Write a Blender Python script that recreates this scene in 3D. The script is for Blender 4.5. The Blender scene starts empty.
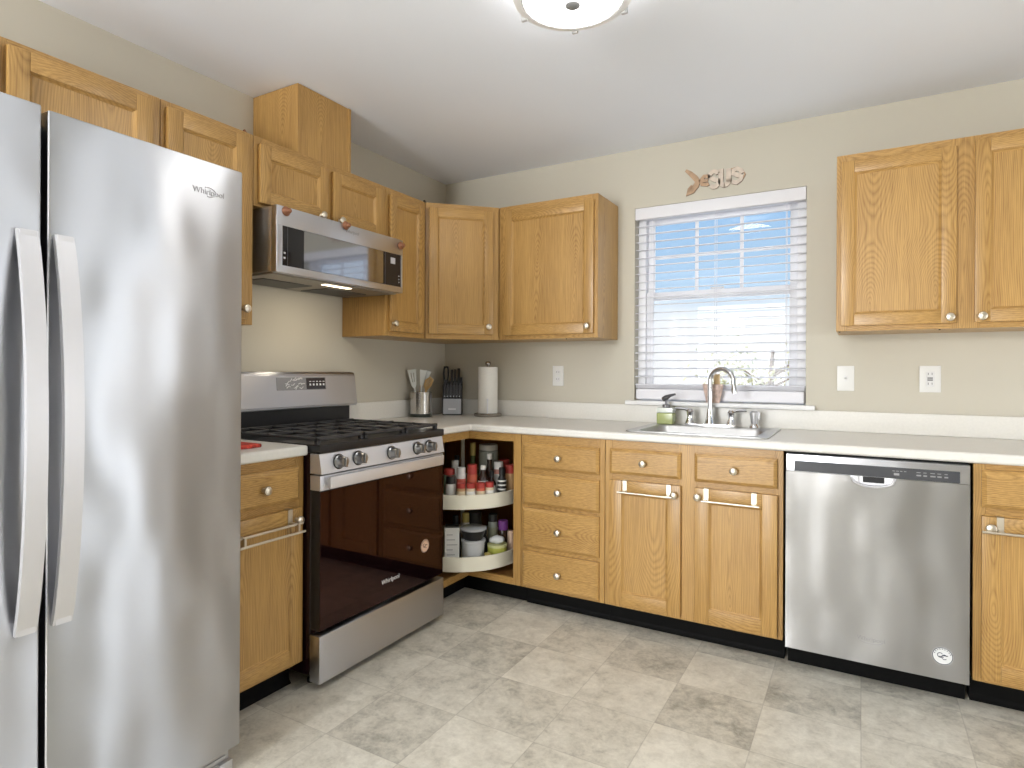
import bpy, bmesh, math, random
from mathutils import Vector, Matrix

random.seed(7)
SC = bpy.context.scene
COL = SC.collection

# ------------------------------------------------------------------ camera
cam_d = bpy.data.cameras.new('camera')
cam = bpy.data.objects.new('camera', cam_d)
COL.objects.link(cam)
cam_d.sensor_fit = 'HORIZONTAL'
cam_d.sensor_width = 36.0
cam_d.lens = 605.93 / 1024 * 36.0
cam_d.shift_x = 0.0
cam_d.shift_y = -(384 - 371.24) / 1024
YAW, ROLL = 0.5225, 0.0048
fwd = Vector((-math.sin(YAW), math.cos(YAW), 0))
rt = Vector((math.cos(YAW), math.sin(YAW), 0))
up = Vector((0, 0, 1))
R_ = rt * math.cos(ROLL) + up * math.sin(ROLL)
U_ = -rt * math.sin(ROLL) + up * math.cos(ROLL)
cam.matrix_world = Matrix(((R_.x, U_.x, -fwd.x, 2.4271),
                           (R_.y, U_.y, -fwd.y, -3.3082),
                           (R_.z, U_.z, -fwd.z, 1.1944),
                           (0, 0, 0, 1)))
cam_d.clip_start = 0.02
SC.camera = cam

# ------------------------------------------------------------------ view
SC.view_settings.view_transform = 'Standard'
SC.view_settings.look = 'None'
SC.view_settings.gamma = 1.0
SC.view_settings.use_curve_mapping = False
SC.view_settings.exposure = 0.57
SC.cycles.max_bounces = 10
SC.cycles.diffuse_bounces = 6
SC.cycles.glossy_bounces = 6
SC.cycles.sample_clamp_indirect = 8.0
SC.cycles.caustics_reflective = False
SC.cycles.caustics_refractive = False

# ------------------------------------------------------------------ sky
W = bpy.data.worlds.new('sky')
SC.world = W
W.use_nodes = True
wn = W.node_tree.nodes
wl = W.node_tree.links
wn.clear()
w_out = wn.new('ShaderNodeOutputWorld')
w_bg = wn.new('ShaderNodeBackground')
w_tc = wn.new('ShaderNodeTexCoord')
w_sep = wn.new('ShaderNodeSeparateXYZ')
wl.new(w_tc.outputs['Generated'], w_sep.inputs[0])
w_noise = wn.new('ShaderNodeTexNoise')
w_noise.inputs['Scale'].default_value = 4.0
w_noise.inputs['Detail'].default_value = 5.0
w_map = wn.new('ShaderNodeMapping')
w_map.inputs['Scale'].default_value = (1.0, 1.0, 3.0)
wl.new(w_tc.outputs['Generated'], w_map.inputs[0])
wl.new(w_map.outputs[0], w_noise.inputs['Vector'])
w_ad = wn.new('ShaderNodeMath'); w_ad.operation = 'MULTIPLY_ADD'
w_ad.inputs[1].default_value = 0.06; w_ad.inputs[2].default_value = -0.03
wl.new(w_noise.outputs['Fac'], w_ad.inputs[0])
w_sum = wn.new('ShaderNodeMath'); w_sum.operation = 'ADD'
wl.new(w_sep.outputs['Z'], w_sum.inputs[0]); wl.new(w_ad.outputs[0], w_sum.inputs[1])
w_ramp = wn.new('ShaderNodeValToRGB')
cr = w_ramp.color_ramp
cr.elements[0].position = 0.0; cr.elements[0].color = (0.66, 0.67, 0.68, 1)
cr.elements[1].position = 1.0; cr.elements[1].color = (0.12, 0.30, 0.75, 1)
e = cr.elements.new(0.085); e.color = (0.64, 0.67, 0.70, 1)
e = cr.elements.new(0.135); e.color = (0.33, 0.47, 0.62, 1)
e = cr.elements.new(0.27); e.color = (0.22, 0.38, 0.59, 1)
wl.new(w_sum.outputs[0], w_ramp.inputs['Fac'])
wl.new(w_ramp.outputs['Color'], w_bg.inputs['Color'])
w_bg.inputs['Strength'].default_value = 1.0
wl.new(w_bg.outputs[0], w_out.inputs[0])

# sun on the yard (travels away from the sink window, so none enters there)
sd = bpy.data.lights.new('sun', 'SUN'); sd.energy = 2.5; sd.angle = 0.01
so = bpy.data.objects.new('sun', sd); COL.objects.link(so)
so.rotation_euler = Vector((0.75, 0.35, -0.62)).to_track_quat('-Z', 'Y').to_euler()


def area(name, loc, direction, sx, sy, power, color=(1, 1, 1), spread=math.pi):
    d = bpy.data.lights.new(name, 'AREA')
    d.shape = 'RECTANGLE'; d.size = sx; d.size_y = sy; d.energy = power; d.color = color
    d.spread = spread
    o = bpy.data.objects.new(name, d); COL.objects.link(o)
    o.location = loc
    o.rotation_euler = Vector(direction).to_track_quat('-Z', 'Z').to_euler()
    return o


# daylight entering by the glazed door in the right wall; the rear area lamps are added fill
DOOR_POWER, REAR_POWER, LAMP_EMIT, TASK_POWER = 28.0, 92.0, 14.5, 0.8
area('daylight_side_door', (4.27, -1.05, 1.06), (-1, 0, 0), 0.92, 1.92, DOOR_POWER, (0.97, 0.985, 1.0))
area('fill_rear_slot', (2.83, -6.07, 1.22), (0, 1, 0), 0.16, 1.98, 5.0, (0.97, 0.985, 1.0))  # added strip lamp, gives the dishwasher a bright band to reflect
area('fill_rear_opening', (0.86, -6.07, 1.22), (0, 1, 0), 1.24, 1.98, REAR_POWER, (0.97, 0.985, 1.0))  # added fill lamp, set clear of the dishwasher's reflection
area('microwave_task_lamp', (0.32, -1.28, 1.576), (-0.15, 0, -1), 0.03, 0.14, TASK_POWER, (1.0, 0.86, 0.66))

area('daylight_sink_window', (1.755, 0.20, 1.57), (0, -1, -0.1), 0.75, 0.95, 1.6, (0.95, 0.98, 1.0))
# added bare fill light behind the camera, lifts the ceiling and walls
dl = bpy.data.lights.new('fill_lamp', 'POINT'); dl.energy = 80.0; dl.shadow_soft_size = 0.16; dl.color = (1.0, 0.985, 0.965)
dlo = bpy.data.objects.new('fill_lamp', dl); COL.objects.link(dlo); dlo.location = (0.95, -4.80, 1.80)

ROOM_X, ROOM_Y, CEIL = 4.2, -6.0, 2.447


# ------------------------------------------------------------------ material helpers
def new_mat(name):
    m = bpy.data.materials.new(name)
    m.use_nodes = True
    return m, m.node_tree.nodes, m.node_tree.links, m.node_tree.nodes['Principled BSDF']


def pbr(name, col, rough=0.5, metal=0.0, spec=0.5, trans=0.0, emit=0.0, ior=1.45, coat=0.0, noise=0.0, nscale=30.0):
    m, n, l, b = new_mat(name)
    b.inputs['Base Color'].default_value = (*col, 1)
    b.inputs['Roughness'].default_value = rough
    b.inputs['Metallic'].default_value = metal
    b.inputs['Specular IOR Level'].default_value = spec
    b.inputs['IOR'].default_value = ior
    b.inputs['Transmission Weight'].default_value = trans
    b.inputs['Coat Weight'].default_value = coat
    if emit:
        b.inputs['Emission Color'].default_value = (*col, 1)
        b.inputs['Emission Strength'].default_value = emit
    if noise:
        tc = n.new('ShaderNodeTexCoord'); t = n.new('ShaderNodeTexNoise')
        t.inputs['Scale'].default_value = nscale; t.inputs['Detail'].default_value = 4
        l.new(tc.outputs['Object'], t.inputs['Vector'])
        r = n.new('ShaderNodeValToRGB')
        r.color_ramp.elements[0].position = 0.3; r.color_ramp.elements[1].position = 0.7
        r.color_ramp.elements[0].color = (*[c * (1 - noise) for c in col], 1)
        r.color_ramp.elements[1].color = (*[min(1, c * (1 + noise)) for c in col], 1)
        l.new(t.outputs['Fac'], r.inputs['Fac']); l.new(r.outputs['Color'], b.inputs['Base Color'])
    return m


def mth(n, l, op, a, b=None, c=None):
    k = n.new('ShaderNodeMath'); k.operation = op
    for i, v in enumerate((a, b, c)):
        if v is None: continue
        if isinstance(v, (int, float)): k.inputs[i].default_value = v
        else: l.new(v, k.inputs[i])
    return k.outputs[0]


def oak(name, horiz=False, light=(0.520, 0.312, 0.100), dark=(0.205, 0.093, 0.020)):
    m, n, l, b = new_mat(name)
    tc = n.new('ShaderNodeTexCoord')
    oi = n.new('ShaderNodeObjectInfo')
    sep = n.new('ShaderNodeSeparateXYZ'); l.new(tc.outputs['Object'], sep.inputs[0])
    flat = mth(n, l, 'ADD', sep.outputs['X'], sep.outputs['Y'])
    deep = mth(n, l, 'SUBTRACT', sep.outputs['X'], sep.outputs['Y'])
    across, along = (sep.outputs['Z'], flat) if horiz else (flat, sep.outputs['Z'])
    off = mth(n, l, 'MULTIPLY', oi.outputs['Random'], 37.0)
    across = mth(n, l, 'ADD', across, off)
    along = mth(n, l, 'MULTIPLY_ADD', oi.outputs['Random'], 11.0, along)

    def comb(ka, kd, kl):
        c = n.new('ShaderNodeCombineXYZ')
        l.new(mth(n, l, 'MULTIPLY', across, ka), c.inputs[0])
        l.new(mth(n, l, 'MULTIPLY', deep, kd), c.inputs[1])
        l.new(mth(n, l, 'MULTIPLY', along, kl), c.inputs[2])
        return c.outputs[0]

    def noise(vec, detail=2.0, rough=0.5):
        t = n.new('ShaderNodeTexNoise'); t.inputs['Scale'].default_value = 1.0
        t.inputs['Detail'].default_value = detail; t.inputs['Roughness'].default_value = rough
        l.new(vec, t.inputs['Vector']); return t.outputs['Fac']
    wander = noise(comb(1.2, 0.6, 1.1), 1.0, 0.4)
    ac = mth(n, l, 'PINGPONG', mth(n, l, 'MULTIPLY_ADD', wander, 0.10, across), 0.115)
    dep = mth(n, l, 'MULTIPLY_ADD', noise(comb(0.4, 0.2, 1.25), 1.0, 0.4), 0.42, -0.21)
    rad = mth(n, l, 'SQRT', mth(n, l, 'ADD', mth(n, l, 'POWER', ac, 2.0), mth(n, l, 'MULTIPLY', dep, dep)))
    jag = noise(comb(28.0, 5.0, 3.0), 2.0, 0.5)
    v = mth(n, l, 'ADD', mth(n, l, 'MULTIPLY', rad, 160.0), mth(n, l, 'MULTIPLY', jag, 1.3))
    ring = mth(n, l, 'PINGPONG', v, 0.5)
    ring = mth(n, l, 'POWER', mth(n, l, 'MULTIPLY', ring, 2.0), 1.6)
    fine = noise(comb(260.0, 40.0, 6.0), 3.0, 0.65)
    tone = noise(comb(9.0, 2.0, 0.8), 2.0, 0.5)
    f = mth(n, l, 'MULTIPLY_ADD', ring, 0.32, mth(n, l, 'MULTIPLY_ADD', fine, 1.15, -0.41))
    f = mth(n, l, 'ADD', f, mth(n, l, 'MULTIPLY_ADD', tone, 0.4, -0.19))
    r = n.new('ShaderNodeValToRGB')
    r.color_ramp.elements[0].position = 0.05; r.color_ramp.elements[0].color = (*light, 1)
    r.color_ramp.elements[1].position = 0.85; r.color_ramp.elements[1].color = (*dark, 1)
    l.new(f, r.inputs['Fac'])
    l.new(r.outputs['Color'], b.inputs['Base Color'])
    b.inputs['Roughness'].default_value = 0.36
    b.inputs['Coat Weight'].default_value = 0.12
    b.inputs['Coat Roughness'].default_value = 0.25
    bp = n.new('ShaderNodeBump'); bp.inputs['Strength'].default_value = 0.08; bp.inputs['Distance'].default_value = 0.002
    l.new(fine, bp.inputs['Height']); l.new(bp.outputs[0], b.inputs['Normal'])
    return m


def steel(name, col=(0.60, 0.60, 0.61), rough=0.27, aniso=0.6, wob=0.02, rot=0.0):
    m, n, l, b = new_mat(name)
    b.inputs['Metallic'].default_value = 1.0
    b.inputs['Base Color'].default_value = (*col, 1)
    b.inputs['Anisotropic'].default_value = aniso
    b.inputs['Anisotropic Rotation'].default_value = rot
    tg = n.new('ShaderNodeTangent'); tg.direction_type = 'RADIAL'; tg.axis = 'Z'
    l.new(tg.outputs[0], b.inputs['Tangent'])
    tc = n.new('ShaderNodeTexCoord')
    mp = n.new('ShaderNodeMapping'); mp.inputs['Scale'].default_value = (2.0, 2.0, 260.0)
    l.new(tc.outputs['Object'], mp.inputs[0])
    t = n.new('ShaderNodeTexNoise'); t.inputs['Scale'].default_value = 3.0; t.inputs['Detail'].default_value = 3
    l.new(mp.outputs[0], t.inputs['Vector'])
    rr = n.new('ShaderNodeMapRange'); rr.inputs[3].default_value = rough * 0.96; rr.inputs[4].default_value = rough * 1.04
    l.new(t.outputs['Fac'], rr.inputs[0]); l.new(rr.outputs[0], b.inputs['Roughness'])
    if wob:
        m2 = n.new('ShaderNodeMapping'); m2.inputs['Scale'].default_value = (2.6, 2.6, 1.5)
        l.new(tc.outputs['Object'], m2.inputs[0])
        t2 = n.new('ShaderNodeTexNoise'); t2.inputs['Scale'].default_value = 1.6; t2.inputs['Detail'].default_value = 1.0
        l.new(m2.outputs[0], t2.inputs['Vector'])
        bp = n.new('ShaderNodeBump'); bp.inputs['Strength'].default_value = 1.0; bp.inputs['Distance'].default_value = wob
        l.new(t2.outputs['Fac'], bp.inputs['Height']); l.new(bp.outputs[0], b.inputs['Normal'])
    return m


def wall_paint(name, col, rough=0.75, bump=0.06):
    m, n, l, b = new_mat(name)
    tc = n.new('ShaderNodeTexCoord')
    t = n.new('ShaderNodeTexNoise'); t.inputs['Scale'].default_value = 220.0; t.inputs['Detail'].default_value = 3
    l.new(tc.outputs['Object'], t.inputs['Vector'])
    t2 = n.new('ShaderNodeTexNoise'); t2.inputs['Scale'].default_value = 1.5; t2.inputs['Detail'].default_value = 2
    l.new(tc.outputs['Object'], t2.inputs['Vector'])
    r = n.new('ShaderNodeValToRGB')
    r.color_ramp.elements[0].color = (*[c * 0.97 for c in col], 1)
    r.color_ramp.elements[1].color = (*[c * 1.03 for c in col], 1)
    l.new(t2.outputs['Fac'], r.inputs['Fac']); l.new(r.outputs['Color'], b.inputs['Base Color'])
    b.inputs['Roughness'].default_value = rough
    b.inputs['Specular IOR Level'].default_value = 0.25
    bp = n.new('ShaderNodeBump'); bp.inputs['Strength'].default_value = bump; bp.inputs['Distance'].default_value = 0.002
    l.new(t.outputs['Fac'], bp.inputs['Height']); l.new(bp.outputs[0], b.inputs['Normal'])
    return m


def floor_mat():
    m, n, l, b = new_mat('vinyl_tile')
    tc = n.new('ShaderNodeTexCoord')
    at = n.new('ShaderNodeAttribute'); at.attribute_name = 'tone'
    sep = n.new('ShaderNodeSeparateColor'); l.new(at.outputs['Color'], sep.inputs[0])
    base = sep.outputs[0]; seed = sep.outputs[1]
    off = n.new('ShaderNodeCombineXYZ')
    l.new(mth(n, l, 'MULTIPLY', seed, 40.0), off.inputs[0]); l.new(mth(n, l, 'MULTIPLY', seed, 17.0), off.inputs[2])
    va = n.new('ShaderNodeVectorMath'); va.operation = 'ADD'
    l.new(tc.outputs['Object'], va.inputs[0]); l.new(off.outputs[0], va.inputs[1])

    def noise(scale, detail, rough=0.6, dist=0.0):
        t = n.new('ShaderNodeTexNoise'); t.inputs['Scale'].default_value = scale
        t.inputs['Detail'].default_value = detail; t.inputs['Roughness'].default_value = rough
        t.inputs['Distortion'].default_value = dist
        l.new(va.outputs[0], t.inputs['Vector']); return t.outputs['Fac']
    n1 = noise(3.2, 3.0, 0.55)
    n2 = noise(16.0, 6.0, 0.7, 0.4)
    n3 = noise(70.0, 4.0, 0.7)
    f = mth(n, l, 'MULTIPLY_ADD', n1, 0.85, -0.40)
    f = mth(n, l, 'ADD', f, mth(n, l, 'MULTIPLY_ADD', n2, 1.25, -0.60))
    f = mth(n, l, 'ADD', f, mth(n, l, 'MULTIPLY_ADD', n3, 0.55, -0.275))
    f = mth(n, l, 'ADD', f, base)
    r = n.new('ShaderNodeValToRGB')
    r.color_ramp.elements[0].position = 0.1; r.color_ramp.elements[0].color = (0.28, 0.265, 0.22, 1)
    r.color_ramp.elements[1].position = 0.95; r.color_ramp.elements[1].color = (0.76, 0.73, 0.64, 1)
    e = r.color_ramp.elements.new(0.5); e.color = (0.565, 0.535, 0.455, 1)
    l.new(f, r.inputs['Fac'])
    # thin printed joints
    sx = n.new('ShaderNodeSeparateXYZ'); l.new(tc.outputs['Object'], sx.inputs[0])

    def joint(sock, o):
        k = mth(n, l, 'DIVIDE', mth(n, l, 'SUBTRACT', sock, o), 0.3048)
        k = mth(n, l, 'PINGPONG', k, 0.5)
        return mth(n, l, 'LESS_THAN', k, 0.006)
    j = mth(n, l, 'MAXIMUM', joint(sx.outputs['X'], 0.908), joint(sx.outputs['Y'], -0.97))
    mx = n.new('ShaderNodeMix'); mx.data_type = 'RGBA'
    l.new(mth(n, l, 'MULTIPLY', j, 0.28), mx.inputs['Factor'])
    l.new(r.outputs['Color'], mx.inputs['A']); mx.inputs['B'].default_value = (0.20, 0.18, 0.15, 1)
    l.new(mx.outputs['Result'], b.inputs['Base Color'])
    b.inputs['Roughness'].default_value = 0.38
    bp = n.new('ShaderNodeBump'); bp.inputs['Strength'].default_value = 0.12; bp.inputs['Distance'].default_value = 0.001
    l.new(n2, bp.inputs['Height']); l.new(bp.outputs[0], b.inputs['Normal'])
    return m


def glass_pane(name, tint=(1, 1, 1), refl=0.5):
    m = bpy.data.materials.new(name); m.use_nodes = True
    n, l = m.node_tree.nodes, m.node_tree.links
    n.clear()
    o = n.new('ShaderNodeOutputMaterial')
    tr = n.new('ShaderNodeBsdfTransparent'); tr.inputs[0].default_value = (*tint, 1)
    gl = n.new('ShaderNodeBsdfGlossy'); gl.inputs['Roughness'].default_value = 0.02
    fr = n.new('ShaderNodeFresnel'); fr.inputs[0].default_value = 1.45
    mx = n.new('ShaderNodeMixShader')
    l.new(mth(n, l, 'MULTIPLY', fr.outputs[0], refl), mx.inputs[0])
    l.new(tr.outputs[0], mx.inputs[1]); l.new(gl.outputs[0], mx.inputs[2])
    l.new(mx.outputs[0], o.inputs[0])
    return m


def oven_glass():
    m = pbr('oven_glass', (0.006, 0.002, 0.0025), 0.035, 0.0, 0.62)
    m.node_tree.nodes['Principled BSDF'].inputs['Specular Tint'].default_value = (1.0, 0.50, 0.42, 1)
    return m


M = {
    'oakv': oak('oak_vertical'),
    'oakh': oak('oak_horizontal', True),
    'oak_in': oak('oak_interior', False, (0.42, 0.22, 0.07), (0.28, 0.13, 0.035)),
    'wall': wall_paint('greige_paint', (0.555, 0.525, 0.445)),
    'ceil': wall_paint('ceiling_paint', (0.83, 0.865, 0.93), 0.85, 0.10),
    'floor': floor_mat(),
    'white': pbr('white_trim', (0.80, 0.80, 0.80), 0.4),
    'vinyl': pbr('white_vinyl', (0.84, 0.84, 0.86), 0.35),
    'blind': pbr('white_blind', (0.75, 0.75, 0.79), 0.5),
    'counter': pbr('laminate', (0.74, 0.725, 0.68), 0.32, noise=0.025, nscale=90.0),
    'steel': steel('brushed_steel', (0.60, 0.61, 0.65), 0.38, 0.8, 0.006, 0.25),
    'steel_f': steel('fridge_steel', (0.54, 0.55, 0.575), 0.40, 0.95, 0.026, 0.25),
    'steel_d': steel('dishwasher_steel', (0.41, 0.405, 0.40), 0.38, 0.9, 0.016, 0.25),
    'steel_p': pbr('satin_steel', (0.72, 0.72, 0.75), 0.5, 0.85),
    'steel_s': pbr('sink_steel', (0.55, 0.55, 0.55), 0.34, 1.0),
    'chrome': pbr('chrome', (0.75, 0.75, 0.76), 0.09, 1.0),
    'nickel': pbr('satin_nickel', (0.66, 0.60, 0.50), 0.38, 1.0),
    'silver': pbr('silver_paint', (0.55, 0.55, 0.56), 0.4, 0.6),
    'grey_pl': pbr('grey_plastic', (0.16, 0.16, 0.17), 0.45),
    'fridge_side': pbr('grey_enamel', (0.22, 0.22, 0.23), 0.45),
    'black': pbr('black_enamel', (0.014, 0.014, 0.016), 0.28),
    'black_m': pbr('black_matte', (0.012, 0.012, 0.013), 0.55),
    'iron': pbr('cast_iron', (0.045, 0.045, 0.048), 0.40),
    'ovenglass': oven_glass(),
    'mwglass': pbr('microwave_glass', (0.012, 0.012, 0.016), 0.05, 0.0, 0.6),
    'mwwin': pbr('microwave_window', (0.34, 0.35, 0.38), 0.06, 1.0),
    'panel_dk': pbr('dark_panel', (0.055, 0.058, 0.066), 0.25),
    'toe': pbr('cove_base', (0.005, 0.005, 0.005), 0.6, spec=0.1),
    'tray': pbr('tray_plastic', (0.78, 0.75, 0.62), 0.4),
    'dark_in': pbr('cabinet_dark', (0.10, 0.055, 0.025), 0.6),
    'glass': glass_pane('window_glass'),
    'paper': pbr('paper_towel', (0.84, 0.83, 0.79), 0.9, noise=0.03, nscale=200),
    'screw': pbr('dark_screw', (0.03, 0.028, 0.025), 0.4, 0.6),
    'copper': pbr('copper_brown', (0.30, 0.13, 0.07), 0.35, 0.35),
    'ink': pbr('dark_ink', (0.03, 0.03, 0.035), 0.5),
    'ltext': pbr('pale_ink', (0.72, 0.72, 0.74), 0.4),
    'gtext': pbr('grey_ink', (0.32, 0.32, 0.33), 0.35, 0.6),
}


def C(name, col, rough=0.45, **k):
    if name not in M: M[name] = pbr(name, col, rough, **k)
    return M[name]


# ------------------------------------------------------------------ frames: (u along wall, d out of wall, z)
def FW(u, d, z): return Vector((u, d, z))
def FB(u, d, z): return Vector((u, -d, z))
def FL(u, d, z): return Vector((d, u, z))
S2 = math.sqrt(0.5)
def FD(u, d, z): return Vector((0.305 + S2 * (u + d), -0.61 + S2 * (u - d), z))
OUT = {FB: Vector((0, -1, 0)), FL: Vector((1, 0, 0)), FD: Vector((S2, -S2, 0)), FW: Vector((0, 0, 1))}
ORG = {}


def basis(axis):
    a = Vector(axis).normalized()
    t = Vector((0, 0, 1)) if abs(a.z) < 0.9 else Vector((1, 0, 0))
    u = a.cross(t).normalized()
    return a, u, a.cross(u).normalized()


class MB:
    def __init__(s, fr=FW):
        s.bm = bmesh.new(); s.fr = fr

    def _mat(s, faces, mi):
        for f in faces: f.material_index = mi

    def box(s, u0, u1, d0, d1, z0, z1, mi=0, bev=0.0, seg=2):
        vs = [s.bm.verts.new(s.fr(u, d, z)) for u in (u0, u1) for d in (d0, d1) for z in (z0, z1)]
        idx = [(0, 1, 3, 2), (4, 6, 7, 5), (0, 4, 5, 1), (2, 3, 7, 6), (0, 2, 6, 4), (1, 5, 7, 3)]
        fs = [s.bm.faces.new([vs[i] for i in q]) for q in idx]
        s._mat(fs, mi)
        bmesh.ops.recalc_face_normals(s.bm, faces=fs)
        if bev:
            es = list({e for f in fs for e in f.edges})
            bmesh.ops.bevel(s.bm, geom=es, offset=bev, segments=seg, affect='EDGES', profile=0.6)
        return s

    def hexa(s, pts, mi=0):
        """8 world points: four of one end then four of the other, same winding."""
        vs = [s.bm.verts.new(p) for p in pts]
        q = [(0, 1, 2, 3), (7, 6, 5, 4), (0, 4, 5, 1), (1, 5, 6, 2), (2, 6, 7, 3), (3, 7, 4, 0)]
        s._mat([s.bm.faces.new([vs[i] for i in k]) for k in q], mi); return s

    def lathe(s, c, axis, prof, n=24, mi=0, cap=True):
        a, u, v = basis(axis); c = Vector(c)
        rings = []
        for r, h in prof:
            if r < 1e-6: rings.append([s.bm.verts.new(c + a * h)])
            else: rings.append([s.bm.verts.new(c + a * h + (u * math.cos(t) + v * math.sin(t)) * r)
                                for t in (2 * math.pi * k / n for k in range(n))])
        fs = []
        for A, B in zip(rings, rings[1:]):
            for k in range(n):
                k2 = (k + 1) % n
                if len(A) == 1 and len(B) == 1: break
                if len(A) == 1: fs.append(s.bm.faces.new((A[0], B[k], B[k2])))
                elif len(B) == 1: fs.append(s.bm.faces.new((A[k], A[k2], B[0])))
                else: fs.append(s.bm.faces.new((A[k], A[k2], B[k2], B[k])))
        if cap:
            if len(rings[0]) > 1: fs.append(s.bm.faces.new(rings[0][::-1]))
            if len(rings[-1]) > 1: fs.append(s.bm.faces.new(rings[-1]))
        s._mat(fs, mi); return s

    def cyl(s, c, axis, r, h, n=20, mi=0, bev=0.0):
        p = [(r, 0), (r, h)] if not bev else [(r - bev, 0), (r, bev), (r, h - bev), (r - bev, h)]
        return s.lathe(c, axis, p, n, mi)

    def tube(s, pts, r, n=10, mi=0, closed=False, flat=1.0):
        pts = [Vector(p) for p in pts]; N = len(pts); rings = []
        prev = None
        for i, p in enumerate(pts):
            if closed: t = (pts[(i + 1) % N] - pts[i - 1]).normalized()
            else: t = (pts[min(i + 1, N - 1)] - pts[max(i - 1, 0)]).normalized()
            if prev is None: _, u, v = basis(t)
            else:
                u = (prev - t * prev.dot(t)).normalized(); v = t.cross(u)
            prev = u
            rr = r[i] if isinstance(r, (list, tuple)) else r
            rings.append([s.bm.verts.new(p + (u * math.cos(a) + v * math.sin(a) * flat) * rr)
                          for a in (2 * math.pi * k / n for k in range(n))])
        fs = []
        pairs = list(zip(rings, rings[1:])) + ([(rings[-1], rings[0])] if closed else [])
        for A, B in pairs:
            for k in range(n): fs.append(s.bm.faces.new((A[k], A[(k + 1) % n], B[(k + 1) % n], B[k])))
        if not closed: fs += [s.bm.faces.new(rings[0][::-1]), s.bm.faces.new(rings[-1])]
        s._mat(fs, mi); return s

    def prism(s, poly, d0, d1, mi=0, plane='uz'):
        """poly in (u,z) extruded over d, or plane 'ud' extruded over z, or 'dz' extruded over u."""
        def P(a, b, e):
            return s.fr(a, e, b) if plane == 'uz' else (s.fr(a, b, e) if plane == 'ud' else s.fr(e, a, b))
        A = [s.bm.verts.new(P(a, b, d0)) for a, b in poly]
        B = [s.bm.verts.new(P(a, b, d1)) for a, b in poly]
        n = len(poly)
        fs = [s.bm.faces.new(A), s.bm.faces.new(B[::-1])]
        fs += [s.bm.faces.new((A[k], B[k], B[(k + 1) % n], A[(k + 1) % n])) for k in range(n)]
        s._mat(fs, mi); return s

    def ball(s, c, r, sc=(1, 1, 1), mi=0, n=16):
        g = bmesh.ops.create_uvsphere(s.bm, u_segments=n, v_segments=max(6, n // 2), radius=r)
        for v in g['verts']:
            v.co = Vector((v.co.x * sc[0], v.co.y * sc[1], v.co.z * sc[2])) + Vector(c)
        s._mat({f for v in g['verts'] for f in v.link_faces}, mi); return s

    def build(s, name, mats, parent=None, loc=None, angle=35, label=None):
        bmesh.ops.recalc_face_normals(s.bm, faces=s.bm.faces)
        if not isinstance(mats, (list, tuple)): mats = [mats]
        if parent is not None: org = ORG[parent.name]
        elif loc is not None: org = Vector(loc)
        else:
            xs = [v.co for v in s.bm.verts]
            org = Vector(((min(p.x for p in xs) + max(p.x for p in xs)) / 2,
                          (min(p.y for p in xs) + max(p.y for p in xs)) / 2, min(p.z for p in xs)))
        for v in s.bm.verts: v.co -= org
        me = bpy.data.meshes.new(name)
        s.bm.to_mesh(me); s.bm.free()
        for m in mats: me.materials.append(M[m] if isinstance(m, str) else m)
        me.polygons.foreach_set('use_smooth', [True] * len(me.polygons))
        me.set_sharp_from_angle(angle=math.radians(angle))
        o = bpy.data.objects.new(name, me); COL.objects.link(o)
        if parent is not None: o.parent = parent
        else: o.location = org
        ORG[o.name] = org
        if label: o['label'] = label
        return o


def tag(o, label, cat, group=None, kind=None):
    o['label'] = label; o['category'] = cat
    if group: o['group'] = group
    if kind: o['kind'] = kind
    return o


def thing(name, label, cat, loc, group=None):
    o = bpy.data.objects.new(name, None); COL.objects.link(o)
    o.location = loc; o.empty_display_size = 0.1
    ORG[o.name] = Vector(loc)
    return tag(o, label, cat, group)


def struct(o, label=None):
    o['kind'] = 'structure'
    if label: o['label'] = label
    return o


def text(name, body, size, frame, u, d, z, mat, parent, ext=0.0006, align='CENTER', shear=0.0, bold=0.0, flip=False, sx=1.0):
    """raised lettering on a vertical face: u right, z up."""
    c = bpy.data.curves.new(name, 'FONT'); c.body = body; c.size = size; c.extrude = ext
    c.align_x = align; c.align_y = 'CENTER'; c.shear = shear; c.offset = bold
    t = bpy.data.objects.new(name + '_tmp', c); COL.objects.link(t)
    dg = bpy.context.evaluated_depsgraph_get(); dg.update()
    me = bpy.data.meshes.new_from_object(t.evaluated_get(dg))
    COL.objects.unlink(t); bpy.data.objects.remove(t)
    org = ORG[parent.name]
    for v in me.vertices:
        v.co = frame(u + v.co.x * sx, d + v.co.z, z + v.co.y) - org
    me.materials.clear(); me.materials.append(M[mat] if isinstance(mat, str) else mat)
    bm = bmesh.new(); bm.from_mesh(me); bmesh.ops.recalc_face_normals(bm, faces=bm.faces); bm.to_mesh(me); bm.free()
    o = bpy.data.objects.new(name, me); COL.objects.link(o); o.parent = parent
    ORG[o.name] = org
    return o


# ================================================================== ROOM
T = 0.15
m = MB()   # floor as 12 inch vinyl tiles, each with its own tone
X0, Y0, TS = 0.908, -0.97, 0.3048
tone = {(0, -1): 0.34, (0, -3): 0.36, (3, -1): 0.33, (4, 0): 0.42, (2, 0): 0.36, (1, 1): 0.46, (-1, 1): 0.34, (-1, 0): 0.42,
        (2, -2): 0.52, (1, -1): 0.60, (2, -1): 0.52, (1, 0): 0.42, (0, -2): 0.52, (1, -3): 0.55, (3, -2): 0.60, (4, -1): 0.56,
        (1, -2): 0.46, (2, -3): 0.50, (5, 0): 0.48, (0, 0): 0.56, (3, 0): 0.56, (-1, -1): 0.56, (-1, -2): 0.54, (-1, -3): 0.54,
        (0, -4): 0.56, (5, -1): 0.52, (4, -2): 0.55, (1, -4): 0.52}
cl = m.bm.loops.layers.float_color.new('tone')
i0, i1 = math.floor((0 - X0) / TS), math.ceil((ROOM_X - X0) / TS)
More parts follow.
